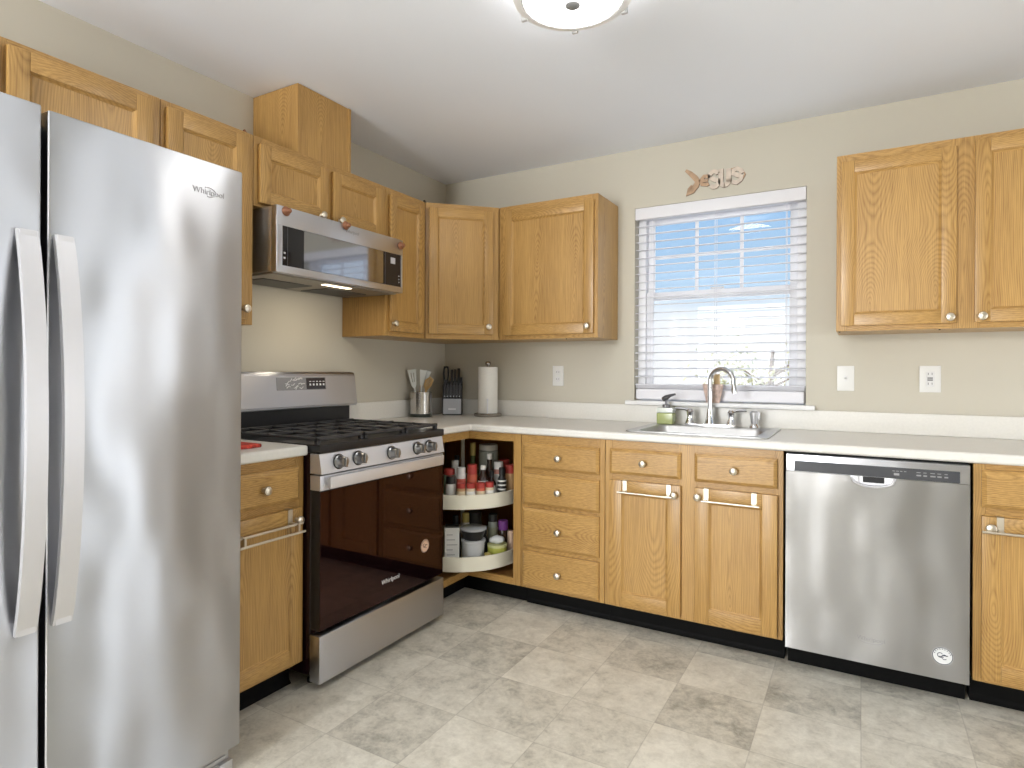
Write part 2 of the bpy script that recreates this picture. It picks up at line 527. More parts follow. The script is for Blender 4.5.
j0, j1 = math.floor((ROOM_Y - Y0) / TS), math.ceil((0 - Y0) / TS)
for i in range(i0, i1):
    for j in range(j0, j1):
        xa, xb = max(0, X0 + i * TS), min(ROOM_X, X0 + (i + 1) * TS)
        ya, yb = max(ROOM_Y, Y0 + j * TS), min(0, Y0 + (j + 1) * TS)
        if xb - xa < 1e-4 or yb - ya < 1e-4: continue
        f = m.bm.faces.new([m.bm.verts.new(p) for p in ((xa, ya, 0), (xb, ya, 0), (xb, yb, 0), (xa, yb, 0))])
        tv = tone.get((i, j), random.choice((0.36, 0.46, 0.52, 0.56, 0.60)))
        sv = random.random()
        for lp in f.loops: lp[cl] = (tv ** (1 / 1.0), sv, 0, 1)
m.box(-T, ROOM_X + T, ROOM_Y - T, T, -0.15, -0.002)
fl = struct(m.build('floor', 'floor', loc=(0, 0, 0)))
# recalc may flip single faces; make the tile faces look up
for p in fl.data.polygons:
    pass

struct(MB().box(-T, ROOM_X + T, ROOM_Y - T, T, CEIL, CEIL + 0.15).build('ceiling', 'ceil', loc=(0, 0, CEIL)))
struct(MB().box(-T, 0, ROOM_Y - T, T, 0, CEIL).build('wall_left', 'wall', loc=(0, 0, 0)))


def holed_wall(name, frame, u0, u1, z1, holes, d0, d1, mat):
    m = MB(frame); us = sorted({u0, u1, *[h[0] for h in holes], *[h[1] for h in holes]})
    zs = sorted({0, z1, *[h[2] for h in holes], *[h[3] for h in holes]})
    for a, b in zip(us, us[1:]):
        for c, d in zip(zs, zs[1:]):
            if any(h[0] <= a and b <= h[1] and h[2] <= c and d <= h[3] for h in holes): continue
            m.box(a, b, d0, d1, c, d)
    bmesh.ops.remove_doubles(m.bm, verts=m.bm.verts, dist=1e-5)
    seen = {}
    for f in list(m.bm.faces):   # drop the shared inner faces
        seen.setdefault(tuple(sorted(v.index for v in f.verts)), []).append(f)
    m.bm.verts.index_update()
    seen = {}
    for f in m.bm.faces: seen.setdefault(frozenset(v.index for v in f.verts), []).append(f)
    kill = [f for g in seen.values() if len(g) > 1 for f in g]
    bmesh.ops.delete(m.bm, geom=kill, context='FACES_ONLY')
    return struct(m.build(name, mat, loc=(0, 0, 0)))


WX0, WX1, WZ0, WZ1 = 1.318, 2.192, 1.035, 2.115
holed_wall('wall_back', FB, 0, ROOM_X, CEIL, [(WX0, WX1, 1.0135, WZ1)], -T, 0, 'wall')
holed_wall('wall_right', lambda u, d, z: Vector((ROOM_X + d, u, z)), ROOM_Y - T, T, CEIL, [(-1.55, -0.55, 0.06, 2.06)], 0, T, 'wall')
holed_wall('wall_rear', lambda u, d, z: Vector((u, ROOM_Y - d, z)), 0, ROOM_X, CEIL, [(0.18, 1.54, 0.18, 2.26), (2.68, 2.98, 0.18, 2.26)], 0, T, 'wall')

# sink window: vinyl double hung unit
wf = MB(FB)
a, b_, c, d = WX0, WX1, WZ0, WZ1
fw = 0.045
for (u0, u1, z0, z1) in ((a, a + fw, c, d), (b_ - fw, b_, c, d), (a + fw, b_ - fw, d - fw, d), (a + fw, b_ - fw, c, c + fw)):
    wf.box(u0, u1, -0.13, -0.065, z0, z1, bev=0.004)
win = struct(wf.build('window_1', 'vinyl', loc=(1.755, 0.09, WZ0)))


def sash(z0, z1, dd, grid):
    s = MB(FB); k = 0.038; u0, u1 = a + fw, b_ - fw
    for (p, q, r, t) in ((u0, u0 + k, z0, z1), (u1 - k, u1, z0, z1), (u0 + k, u1 - k, z0, z0 + k), (u0 + k, u1 - k, z1 - k, z1)):
        s.box(p, q, dd - 0.02, dd, r, t, bev=0.003)
    o = s.build('sash', 'vinyl', win)
    g = MB(FB).box(u0 + k, u1 - k, dd - 0.012, dd - 0.009, z0 + k, z1 - k).build('pane', 'glass', o)
    if grid:
        q = MB(FB); w = (u1 - u0 - 2 * k)
        for t in (1 / 3, 2 / 3): q.box(u0 + k + w * t - 0.009, u0 + k + w * t + 0.009, dd - 0.0085, dd - 0.002, z0 + k, z1 - k)
        zc = (z0 + z1) / 2 + 0.01
        q.box(u0 + k, u1 - k, dd - 0.0083, dd - 0.0026, zc - 0.009, zc + 0.009)
        q.build('muntin', 'vinyl', o)


sash(1.60, WZ1 - fw, -0.105, True)
sash(WZ0 + fw, 1.645, -0.080, False)
lk = MB(FB); lk.box(1.72, 1.79, -0.08, -0.06, 1.645, 1.655, bev=0.002)
lk.build('sash_lock', 'vinyl', win)
# stool (sill board)
st = MB(FB).box(1.319, 2.191, -0.064, 0.004, 1.013, WZ0 - .0008, bev=0.0).box(1.283, 2.235, 0.0005, 0.058, 1.012, WZ0, bev=0.006)
struct(st.build('trim_1', 'white'))

# off-frame glazed door, and two rear openings added for the fill lamps
def plain_window(name, fr, u0, u1, z0, z1, bars):
    m = MB(fr); k = 0.06
    for (p, q, r, t) in ((u0, u0 + k, z0, z1), (u1 - k, u1, z0, z1), (u0 + k, u1 - k, z0, z0 + k), (u0 + k, u1 - k, z1 - k, z1)):
        m.box(p, q, 0.0, 0.05, r, t)
    for x in bars: m.box(x - 0.03, x + 0.03, 0.0, 0.05, z0 + k, z1 - k)
    o = struct(m.build(name, 'vinyl'))
    MB(fr).box(u0 + k, u1 - k, 0.02, 0.026, z0 + k, z1 - k).build('pane', 'glass', o)


plain_window('fill_opening', lambda u, d, z: Vector((u, ROOM_Y - d, z)), 0.18, 1.54, 0.18, 2.26, ())  # added opening, placed to brighten the room unseen by the dishwasher
plain_window('reflection_slot', lambda u, d, z: Vector((u, ROOM_Y - d, z)), 2.68, 2.98, 0.18, 2.26, ())  # added narrow opening, shaped for the streak in the dishwasher door
plain_window('door_1', lambda u, d, z: Vector((ROOM_X + d, u, z)), -1.55, -0.55, 0.06, 2.06, ())

# ------------------------------------------------------------------ blinds
bl = thing('window_blind', 'white slatted horizontal blind hanging in the window over the sink', 'blind', (1.755, -0.01, WZ0))
m = MB(FB)
m.box(WX0 + 0.002, WX1 - 0.002, -0.020, 0.003, 2.048, 2.113, bev=0.004)
m.build('valance', 'blind', bl)
MB(FB).box(WX0 + 0.008, WX1 - 0.008, -0.062, -0.022, 2.052, 2.108, bev=0.003).build('headrail', 'blind', bl)
m = MB(FB); z = 1.125
zs = []
while z < 2.045:
    zs.append(z); z += 0.0445
for z in zs:
    q = []
    for k in range(7):
        t = k / 6; dd = -0.056 + 0.049 * t
        q.append((dd, z + 0.003 * math.sin(math.pi * t) - (t - .5) * 0.004))
    poly = q + [(x, y - 0.0026) for x, y in reversed(q)]
    sl = MB(FB).prism(poly, WX0 + 0.003, WX1 - 0.003, plane='dz')
    sl.build('slat', 'blind', bl)
for u in (1.41, 1.755, 2.10):
    for dd in (-0.0567, -0.0062):
        MB(FB).box(u - 0.0012, u + 0.0012, dd - 0.0006, dd + 0.0006, 1.10, 2.05).build('ladder_cord', 'blind', bl)
m = MB(FB)
for k in range(5):
    zz = 1.076 + 0.005 * k
    m.box(WX0 + 0.006, WX1 - 0.006, -0.054, -0.010, zz + .028, zz + 0.0315, bev=0.001, seg=1)
m.build('stacked_slats', 'blind', bl)
MB(FB).box(WX0 + 0.006, WX1 - 0.006, -0.054, -0.007, WZ0 + 0.004, WZ0 + 0.066, bev=0.012, seg=4).build('bottom_rail', 'blind', bl)

# ================================================================== CABINETRY
def knob(fr, u, d, z, parent):
    p = fr(u, d, z)
    MB().lathe(p, OUT[fr], [(0.009, 0), (0.0075, 0.003), (0.006, 0.012), (0.009, 0.016), (0.0155, 0.020), (0.0165, 0.024),
                            (0.0145, 0.029), (0.008, 0.032), (0.0, 0.0325)], 20).build('knob', 'nickel', parent)


def door(fr, u0, u1, z0, z1, d, parent, kn=None, sw=0.055):
    m = MB(fr); th = 0.020
    m.box(u0, u0 + sw, d, d + th, z0, z1, 0, 0.003)
    m.box(u1 - sw, u1, d, d + th, z0, z1, 0, 0.003)
    m.box(u0 + sw, u1 - sw, d, d + th - 0.0006, z0, z0 + sw, 1, 0.002)
    m.box(u0 + sw, u1 - sw, d, d + th - 0.0006, z1 - sw, z1, 1, 0.002)
    a, b, c, e = u0 + sw, u1 - sw, z0 + sw, z1 - sw
    k = 0.009; hi, lo = d + th - 0.003, d + 0.0085
    O = [fr(a - .001, hi, c - .001), fr(b + .001, hi, c - .001), fr(b + .001, hi, e + .001), fr(a - .001, hi, e + .001)]
    I = [fr(a + k, lo, c + k), fr(b - k, lo, c + k), fr(b - k, lo, e - k), fr(a + k, lo, e - k)]
    for q in range(4):
        r = (q + 1) % 4
        f = m.bm.faces.new([m.bm.verts.new(p) for p in (O[q], O[r], I[r], I[q])])
        f.material_index = 1 if q in (0, 2) else 0
    m.box(a - 0.002, b + 0.002, d + 0.002, lo, c - 0.002, e + 0.002, 0)
    o = m.build('door', ['oakv', 'oakh'], parent)
    if kn: knob(fr, kn[0], d + th - 0.001, kn[1], o)
    return o


def drawer(fr, u0, u1, z0, z1, d, parent, kn=True):
    m = MB(fr); th = 0.020; k = 0.010
    pts = lambda dd, g: [fr(u0 + g, dd, z0 + g), fr(u1 - g, dd, z0 + g), fr(u1 - g, dd, z1 - g), fr(u0 + g, dd, z1 - g)]
    L = [pts(d, 0), pts(d + th * .55, 0), pts(d + th - 0.002, k), pts(d + th, k + 0.004)]
    V = [[m.bm.verts.new(p) for p in r] for r in L]
    for A, B in zip(V, V[1:]):
        for q in range(4): m.bm.faces.new((A[q], A[(q + 1) % 4], B[(q + 1) % 4], B[q]))
    m.bm.faces.new(V[0][::-1]); m.bm.faces.new(V[-1])
    o = m.build('drawer_front', ['oakh'], parent, angle=20)
    if kn: knob(fr, (u0 + u1) / 2, d + th - 0.001, (z0 + z1) / 2, o)
    return o


def face_frame(fr, u0, u1, z0, z1, d, stiles, rails, parent, gap=0.0002):
    """stiles: (u0,u1); rails: (u0,u1,z0,z1)."""
    m = MB(fr)
    for s in stiles: m.box(s[0] + gap, s[1] - gap, d - 0.019, d, z0, z1, 0, 0.0012, 1)
    for r in rails: m.box(r[0], r[1], d - 0.019, d - 0.0004, r[2], r[3], 1)
    return m.build('face_frame', ['oakv', 'oakh'], parent)


ZB, ZT, DU, DB = 1.375, 2.140, 0.305, 0.61      # uppers bottom/top, depths
FZ = 0.020


def carcass(fr, u0, u1, d1, z0, z1, parent, mat='oakv'):
    return MB(fr).box(u0 + 0.0008, u1 - 0.0008, 0.001, d1 - 0.0191, z0, z1, 0, 0.001, 1).build('carcass', mat, parent)


def screw(p, ax, parent, r=0.004):
    MB().lathe(p, ax, [(r, 0), (r, 0.003), (r * .5, 0.004), (0, 0.004)], 10).build('screw', 'screw', parent)


# --- wall cabinets, left run
c = thing('wall_cabinet', 'short wide oak cabinet over the refrigerator with two doors', 'cabinet', FL(-2.55, 0.15, 1.83))
carcass(FL, -3.005, -2.092, DU, 1.83, ZT, c)
face_frame(FL, -3.005, -2.092, 1.83, ZT, DU, [(-3.005, -2.965), (-2.56, -2.53), (-2.132, -2.092)], [(-2.965, -2.56, ZT - .04, ZT), (-2.53, -2.132, ZT - .04, ZT), (-2.965, -2.56, 1.83, 1.865), (-2.53, -2.132, 1.83, 1.865)], c)
door(FL, -2.535, -2.125, 1.85, ZT - 0.022, DU, c, (-2.51, 1.875))
door(FL, -2.972, -2.562, 1.85, ZT - 0.022, DU, c, (-2.588, 1.875))

c = thing('wall_cabinet', 'tall narrow oak cabinet between the refrigerator and the microwave', 'cabinet', FL(-1.905, 0.15, ZB))
carcass(FL, -2.090, -1.718, DU, ZB, ZT, c)
face_frame(FL, -2.09, -1.718, ZB, ZT, DU, [(-2.09, -2.05), (-1.756, -1.718)], [(-2.05, -1.756, ZT - .04, ZT), (-2.05, -1.756, ZB, ZB + .035)], c)
door(FL, -2.075, -1.752, ZB + 0.02, ZT - 0.025, DU, c, (-1.772, ZB + 0.06))

c = thing('wall_cabinet', 'short oak two-door cabinet directly above the microwave', 'cabinet', FL(-1.325, 0.15, 1.856))
carcass(FL, -1.716, -0.936, DU, 1.858, ZT, c)
face_frame(FL, -1.716, -0.936, 1.858, ZT, DU, [(-1.716, -1.68), (-1.345, -1.295), (-0.972, -0.936)],
           [(-1.68, -1.345, ZT - .04, ZT), (-1.295, -.972, ZT - .04, ZT), (-1.68, -1.345, 1.858, 1.885), (-1.295, -.972, 1.858, 1.885)], c)
door(FL, -1.697, -1.335, 1.872, ZT - 0.030, DU, c, (-1.352 - 0.03, 1.889), 0.05)
door(FL, -1.306, -0.974, 1.872, ZT - 0.030, DU, c, (-1.270, 1.889), 0.05)

c = thing('wall_cabinet', 'narrow single-door oak cabinet just right of the microwave', 'cabinet', FL(-0.773, 0.15, ZB))
carcass(FL, -0.934, -0.612, DU, ZB, ZT, c)
face_frame(FL, -.934, -.612, ZB, ZT, DU, [(-.934, -.902), (-.644, -.612)], [(-.902, -.644, ZT - .04, ZT), (-.902, -.644, ZB, ZB + .035)], c)
door(FL, -0.915, -0.634, ZB + 0.025, ZT - 0.035, DU, c, (-0.893, ZB + 0.065), 0.05)

# diagonal corner
c = thing('corner_wall_cabinet', 'oak corner cabinet set diagonally where the two walls meet', 'cabinet', (0.2, -0.2, ZB))
MB().prism([(0.001, -0.001), (0.001, -0.609), (0.290, -0.609), (0.609, -0.290), (0.609, -0.001)], ZB, ZT, plane='ud').build('carcass', 'oakv', c)
DL = 0.431
face_frame(FD, 0, DL, ZB, ZT, 0.0, [(0.004, 0.045), (DL - 0.045, DL - 0.004)], [(0.045, DL - .045, ZT - .04, ZT), (0.045, DL - .045, ZB, ZB + .035)], c)
door(FD, 0.022, DL - 0.022 - .02, ZB + 0.028, ZT - 0.03, 0.0005, c, (DL - 0.07, ZB + 0.072), 0.05)

c = thing('wall_cabinet', 'single-door oak cabinet left of the window with a pale side panel', 'cabinet', FB(0.915, 0.15, ZB))
carcass(FB, 0.612, 1.220, DU, ZB, ZT, c)
face_frame(FB, .612, 1.22, ZB, ZT, DU, [(.612, .66), (1.182, 1.22)], [(.66, 1.182, ZT - .04, ZT), (.66, 1.182, ZB, ZB + .035)], c)
door(FB, 0.645, 1.200, ZB + 0.024, ZT - 0.032, DU, c, (1.170, ZB + 0.062))
screw((1.03, -0.288, ZB), (0, 0, -1), c)

c = thing('wall_cabinet', 'two-door oak cabinet hung right of the window over the outlets', 'cabinet', FB(2.80, 0.15, ZB))
carcass(FB, 2.332, 3.246, DU, ZB, ZT, c)
face_frame(FB, 2.332, 3.246, ZB, ZT, DU, [(2.332, 2.372), (2.74, 2.835), (3.206, 3.246)],
           [(2.372, 2.74, ZT - .04, ZT), (2.835, 3.206, ZT - .04, ZT), (2.372, 2.74, ZB, ZB + .035), (2.835, 3.206, ZB, ZB + .035)], c)
door(FB, 2.350, 2.757, ZB + 0.022, ZT - 0.034, DU, c, (2.735, ZB + 0.045), 0.05)
door(FB, 2.816, 3.225, ZB + 0.022, ZT - 0.024, DU, c, (2.838, ZB + 0.045), 0.05)
screw((2.705, -0.288, ZB), (0, 0, -1), c)
screw((2.345, -0.288, ZB), (0, 0, -1), c)

# boxed duct
c = thing('duct_cover', 'plain oak box covering the vent duct between cabinet top and ceiling', 'duct cover', FL(-1.34, 0.15, ZT))
MB(FL).box(-1.492, -1.196, 0.002, 0.300, ZT + 0.001, CEIL - 0.002, 0, 0.0015, 1).build('box_panel', 'oakv', c)
MB(FL).box(-1.196, -1.178, 0.002, 0.304, ZT + 0.001, CEIL - 0.002, 0, 0.0015, 1).build('edge_strip', 'oakv', c)

# --- base cabinets
ZK, ZC = 0.100, 0.874


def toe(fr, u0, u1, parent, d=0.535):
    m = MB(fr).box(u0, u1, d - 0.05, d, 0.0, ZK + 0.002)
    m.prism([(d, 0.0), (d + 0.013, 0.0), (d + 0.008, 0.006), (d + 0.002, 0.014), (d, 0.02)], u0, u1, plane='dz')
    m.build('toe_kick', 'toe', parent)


c = thing('base_cabinet', 'narrow oak base cabinet with drawer between refrigerator and range', 'cabinet', FL(-1.91, 0.3, 0))
carcass(FL, -2.098, -1.722, DB, ZK, ZC, c)
face_frame(FL, -2.098, -1.722, ZK, ZC, DB, [(-2.098, -2.06), (-1.762, -1.722)], [(-2.06, -1.762, ZC - .036, ZC), (-2.06, -1.762, .68, .72), (-2.06, -1.762, ZK, ZK + .035)], c)
drawer(FL, -2.075, -1.752, 0.714, 0.838, DB, c)
dr = door(FL, -2.075, -1.745, 0.118, 0.686, DB, c, (-1.772, 0.645), 0.052)
toe(FL, -2.098, -1.722, c)

# pie-cut corner
c = thing('corner_base_cabinet', 'open oak corner base cabinet, its curved shelves crowded with spices', 'cabinet', (0.3, -0.3, 0))
LE = 0.93
m = MB()
m.box(0.002, 0.59, -LE + .0008, -LE + 0.018, ZK, ZC)            # side by the range
m.box(LE - 0.018, LE - .0008, -0.59, -0.002, ZK, ZC)            # side by the drawers
m.box(0.002, 0.012, -LE + .018, -0.012, ZK, ZC)
m.box(0.002, LE - .018, -0.012, -0.002, ZK, ZC)
m.prism([(0.012, -0.012), (0.012, -LE + .018), (0.59, -LE + .018), (0.59, -0.59), (LE - .018, -0.59), (LE - .018, -0.012)], ZK, ZK + 0.018, plane='ud')
m.build('carcass', 'oak_in', c)
m = MB(FL)
m.box(-LE + 0.0008, -LE + 0.045, DB - .019, DB, ZK, ZC, 0, 0.001, 1)
m.box(-LE + 0.045, -0.592, DB - .019, DB - .0004, ZC - 0.040, ZC, 1)
m.box(-LE + 0.045, -0.592, DB - .019, DB - .0004, ZK, ZK + 0.034, 1)
m.fr = FB
m.box(LE - 0.045, LE - 0.0008, DB - .019, DB, ZK, ZC, 0, 0.001, 1)
m.box(0.611, LE - 0.045, DB - .019, DB - .0004, ZC - 0.040, ZC, 1)
m.box(0.611, LE - 0.045, DB - .019, DB - .0004, ZK, ZK + 0.034, 1)
m.build('face_frame', ['oakv', 'oakh'], c)
m = MB()
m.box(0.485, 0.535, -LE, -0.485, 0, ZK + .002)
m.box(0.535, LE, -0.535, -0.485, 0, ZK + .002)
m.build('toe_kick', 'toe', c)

# four-drawer base
c = thing('drawer_base_cabinet', 'oak base cabinet with four stacked drawers left of the sink doors', 'cabinet', FB(1.155, 0.3, 0))
carcass(FB, 0.932, 1.382, DB, ZK, ZC, c)
zz = [(0.705, 0.834), (0.526, 0.679), (0.312, 0.507), (0.110, 0.291)]
face_frame(FB, .932, 1.382, ZK, ZC, DB, [(.932, .968), (1.345, 1.382)],
           [(.968, 1.345, ZC - .045, ZC), (.968, 1.345, .67, .715), (.968, 1.345, .497, .535), (.968, 1.345, .28, .322), (.968, 1.345, ZK, ZK + .03)], c)
for z0, z1 in zz: drawer(FB, 0.946, 1.357, z0, z1, DB, c)
toe(FB, 0.932, 1.382, c)

# sink base
c = thing('sink_base_cabinet', 'oak sink base with two doors under two false drawer fronts', 'cabinet', FB(1.77, 0.3, 0))
carcass(FB, 1.384, 2.155, DB, ZK, 0.72, c)
for q in (1.385, 2.139): MB(FB).box(q, q + .015, 0.001, DB - 0.0195, 0.721, ZC).build('side_panel', 'oakv', c)
face_frame(FB, 1.384, 2.155, ZK, ZC, DB, [(1.384, 1.42), (1.728, 1.812), (2.119, 2.155)],
           [(q0, q1, z0, z1) for q0, q1 in ((1.42, 1.728), (1.812, 2.119)) for z0, z1 in ((ZC - .042, ZC), (.68, .73), (ZK, ZK + .03))], c)
drawer(FB, 1.410, 1.740, 0.720, 0.838, DB, c)
drawer(FB, 1.800, 2.133, 0.718, 0.841, DB, c)
door(FB, 1.411, 1.742, 0.112, 0.692, DB, c, (1.716, 0.652), 0.06)
door(FB, 1.803, 2.135, 0.110, 0.692, DB, c, (1.818, 0.655), 0.06)
toe(FB, 1.384, 2.155, c)

# right base
c = thing('base_cabinet', 'oak base cabinet right of the dishwasher with a towel bar', 'cabinet', FB(3.2, 0.3, 0))
carcass(FB, 2.776, 3.640, DB, ZK, ZC, c)
face_frame(FB, 2.776, 3.64, ZK, ZC, DB, [(2.776, 2.812), (3.165, 3.245), (3.60, 3.64)],
           [(q0, q1, z0, z1) for q0, q1 in ((2.812, 3.165), (3.245, 3.60)) for z0, z1 in ((ZC - .03, ZC), (.69, .735), (ZK, ZK + .03))], c)
for q0, q1, kk in ((2.799, 3.175, 2.822), (3.235, 3.615, 3.59)):
    drawer(FB, q0, q1, 0.722, 0.854, DB, c)
    door(FB, q0, q1, 0.115, 0.692, DB, c, (kk, 0.655), 0.055)
toe(FB, 2.776, 3.64, c)


# ================================================================== COUNTERTOPS
def slab(poly, hole, z0, z1):
    bm = bmesh.new()
    def loop(pts):
        v = [bm.verts.new((x, y, z1)) for x, y in pts]
        return [bm.edges.new((v[k], v[(k + 1) % len(v)])) for k in range(len(v))]
    es = loop(poly)
    if hole: es += loop(hole)
    bmesh.ops.triangle_fill(bm, edges=es, use_beauty=True)
    bmesh.ops.dissolve_limit(bm, angle_limit=0.01, verts=bm.verts, edges=bm.edges)
    r = bmesh.ops.extrude_face_region(bm, geom=list(bm.faces))
    for v in r['geom']:
        if isinstance(v, bmesh.types.BMVert): v.co.z = z0
    bmesh.ops.recalc_face_normals(bm, faces=bm.faces)
    return bm


CT0, CT1 = 0.876, 0.914
SX0, SX1, SY0, SY1 = 1.462, 2.092, -0.580, -0.066     # sink outline
c = thing('countertop', 'long off-white laminate countertop wrapping the corner around the sink', 'countertop', (1.8, -0.3, CT0))
mm = MB(); mm.bm.free()
mm.bm = slab([(0.002, -0.002), (0.002, -0.931), (0.637, -0.931), (0.637, -0.637), (3.655, -0.637), (3.655, -0.002)],
             [(SX0 + .02, SY0 + .02), (SX1 - .02, SY0 + .02), (SX1 - .02, SY1 - .02), (SX0 + .02, SY1 - .02)], CT0, CT1)
top = mm.build('worktop', 'counter', c)
bv = top.modifiers.new('bevel', 'BEVEL'); bv.width = 0.011; bv.segments = 4; bv.limit_method = 'ANGLE'; bv.angle_limit = 0.9
m = MB()
m.box(0.022, 3.655, -0.022, -0.002, CT1 + .0003, 1.0115, 0, 0.005, 3)
m.box(0.002, 0.022, -0.931, -0.0225, CT1 + .0003, 1.016, 0, 0.005, 3)
m.build('backsplash', 'counter', c)

c = thing('countertop', 'short off-white countertop section between refrigerator and range', 'countertop', (0.3, -1.91, CT0))
MB().box(0.002, 0.637, -2.10, -1.722, CT0, CT1, 0, 0.011, 4).build('worktop', 'counter', c)
MB().box(0.002, 0.022, -2.10, -1.722, CT1 + .0003, 1.016, 0, 0.005, 3).build('backsplash', 'counter', c)


# ================================================================== SINK AND FAUCET
c = thing('kitchen_sink', 'stainless steel drop-in sink under the window', 'sink', (1.777, -0.32, 0.72))
bm = bmesh.new()
def rrect(x0, x1, y0, y1, r, z, n=5):
    out = []
    for cx, cy, a0 in ((x1 - r, y1 - r, 0), (x0 + r, y1 - r, 90), (x0 + r, y0 + r, 180), (x1 - r, y0 + r, 270)):
        for k in range(n + 1):
            a = math.radians(a0 + 90 * k / n); out.append((cx + r * math.cos(a), cy + r * math.sin(a), z))
    return out
bx = (1.520, 2.035, -0.545, -0.190)
rings = [rrect(SX0, SX1, SY0, SY1, 0.03, CT1 + 0.0015), rrect(SX0 + .003, SX1 - .003, SY0 + .003, SY1 - .003, 0.028, CT1 + 0.006),
         rrect(bx[0] - .006, bx[1] + .006, bx[2] - .006, bx[3] + .006, .05, CT1 + 0.006),
         rrect(*bx, .048, CT1 - 0.002), rrect(bx[0] + .012, bx[1] - .012, bx[2] + .012, bx[3] - .012, .05, CT1 - 0.15),
         rrect(bx[0] + .05, bx[1] - .05, bx[2] + .05, bx[3] - .05, .05, CT1 - 0.172)]
V = [[bm.verts.new(p) for p in r] for r in rings]
n = len(V[0])
for A, B in zip(V, V[1:]):
    for k in range(n): bm.faces.new((A[k], A[(k + 1) % n], B[(k + 1) % n], B[k]))
bm.faces.new(V[-1])
mm = MB(); mm.bm.free(); mm.bm = bm
bs = mm.build('basin', 'steel_s', c, angle=50)
bs.modifiers.new('thick', 'SOLIDIFY').thickness = 0.001
MB().lathe((1.7775, -0.3675, CT1 - 0.1715), (0, 0, 1), [(0.045, 0), (0.045, 0.003), (0.035, 0.004), (0.03, 0.001), (0, 0.001)], 24).build('drain', 'chrome', c)

ZD = CT1 + 0.0062
c = thing('kitchen_faucet', 'chrome gooseneck faucet with two lever handles behind the sink', 'faucet', (1.76, -0.115, ZD))
m = MB(); m.box(1.635, 1.885, -0.140, -0.090, ZD, ZD + 0.010, 0, 0.004, 3); m.build('deck_plate', 'chrome', c)
m = MB()
m.lathe((1.758, -0.115, ZD + .01), (0, 0, 1), [(0.026, 0), (0.024, 0.012), (0.019, 0.03), (0.0165, 0.055), (0.014, 0.075)], 24)
path = [(1.758, -0.115, ZD + 0.07), (1.758, -0.115, ZD + 0.20)]
dirv = Vector((0.93, -0.37, 0)).normalized(); R = 0.066
for k in range(1, 15):
    t = math.pi * k / 15
    p = Vector((1.758, -0.115, ZD + 0.225)) + dirv * (R - R * math.cos(t)) + Vector((0, 0, R * math.sin(t) * 1.0))
    path.append(p)
e = Vector((1.758, -0.115, ZD + 0.225)) + dirv * (2 * R)
path += [e, e + Vector((0, 0, -0.02)) + dirv * .003, e + Vector((0, 0, -0.028)) + dirv * .004, e + Vector((0, 0, -0.055)) + dirv * .006]
m.tube(path, [0.0115] * (len(path) - 2) + [0.0135, 0.0135], 14)
m.build('spout', 'chrome', c)
for sgn, x in ((-1, 1.658), (1, 1.862)):
    m = MB()
    m.lathe((x, -0.115, ZD + .009), (0, 0, 1), [(0.024, 0), (0.022, 0.01), (0.013, 0.03), (0.016, 0.05), (0.019, 0.062), (0.012, 0.073), (0, 0.075)], 20)
    m.tube([(x, -0.115, ZD + 0.074), (x + sgn * 0.03, -0.117, ZD + 0.082), (x + sgn * 0.075, -0.12, ZD + 0.084)], [0.008, 0.007, 0.0055], 10)
    m.build('handle', 'chrome', c)
c = thing('side_sprayer', 'short grey pull-out sprayer standing right of the faucet', 'sprayer', (1.972, -0.115, ZD))
MB().lathe((1.972, -0.115, ZD), (0, 0, 1), [(0.026, 0), (0.024, 0.008), (0.019, 0.016), (0.017, 0.02)], 20).build('base', 'chrome', c)
MB().lathe((1.972, -0.115, ZD + .02), (0, 0, 1), [(0.0165, 0), (0.018, 0.02), (0.022, 0.045), (0.022, 0.055), (0.012, 0.064), (0, 0.065)], 20).box(
    1.985, 1.999, -0.122, -0.108, ZD + .04, ZD + .08, 0, .003).build('spray_head', 'silver', c)

c = thing('soap_dispenser', 'glass soap dispenser with green liquid and a pump beside the sink', 'soap dispenser', (1.533, -0.115, ZD))
gls = pbr('clear_glass', (0.93, 0.97, 0.95), 0.03, trans=1.0, ior=1.3)
grn = pbr('green_soap', (0.42, 0.47, 0.19), 0.2)
MB().box(1.490, 1.576, -0.148, -0.082, ZD, ZD + 0.058, 0, 0.008, 3).build('soap', grn, c)
MB().box(1.490, 1.576, -0.148, -0.082, ZD + 0.0585, ZD + 0.086, 0, 0.006, 3).build('jar', pbr('frosted_glass', (0.72, 0.76, 0.70), 0.15, spec=0.7), c)
m = MB(); m.cyl((1.533, -0.115, ZD + .086), (0, 0, 1), 0.02, 0.016, 20, 0, .002); m.cyl((1.533, -0.115, ZD + .10), (0, 0, 1), 0.007, 0.03, 12)
m.tube([(1.515, -0.112, ZD + .128), (1.533, -0.115, ZD + .138), (1.556, -0.122, ZD + .150), (1.585, -0.13, ZD + .158)], [0.013, 0.014, 0.008, 0.005], 12)
m.build('pump', pbr('pewter', (0.17, 0.17, 0.18), 0.3, 0.8), c)

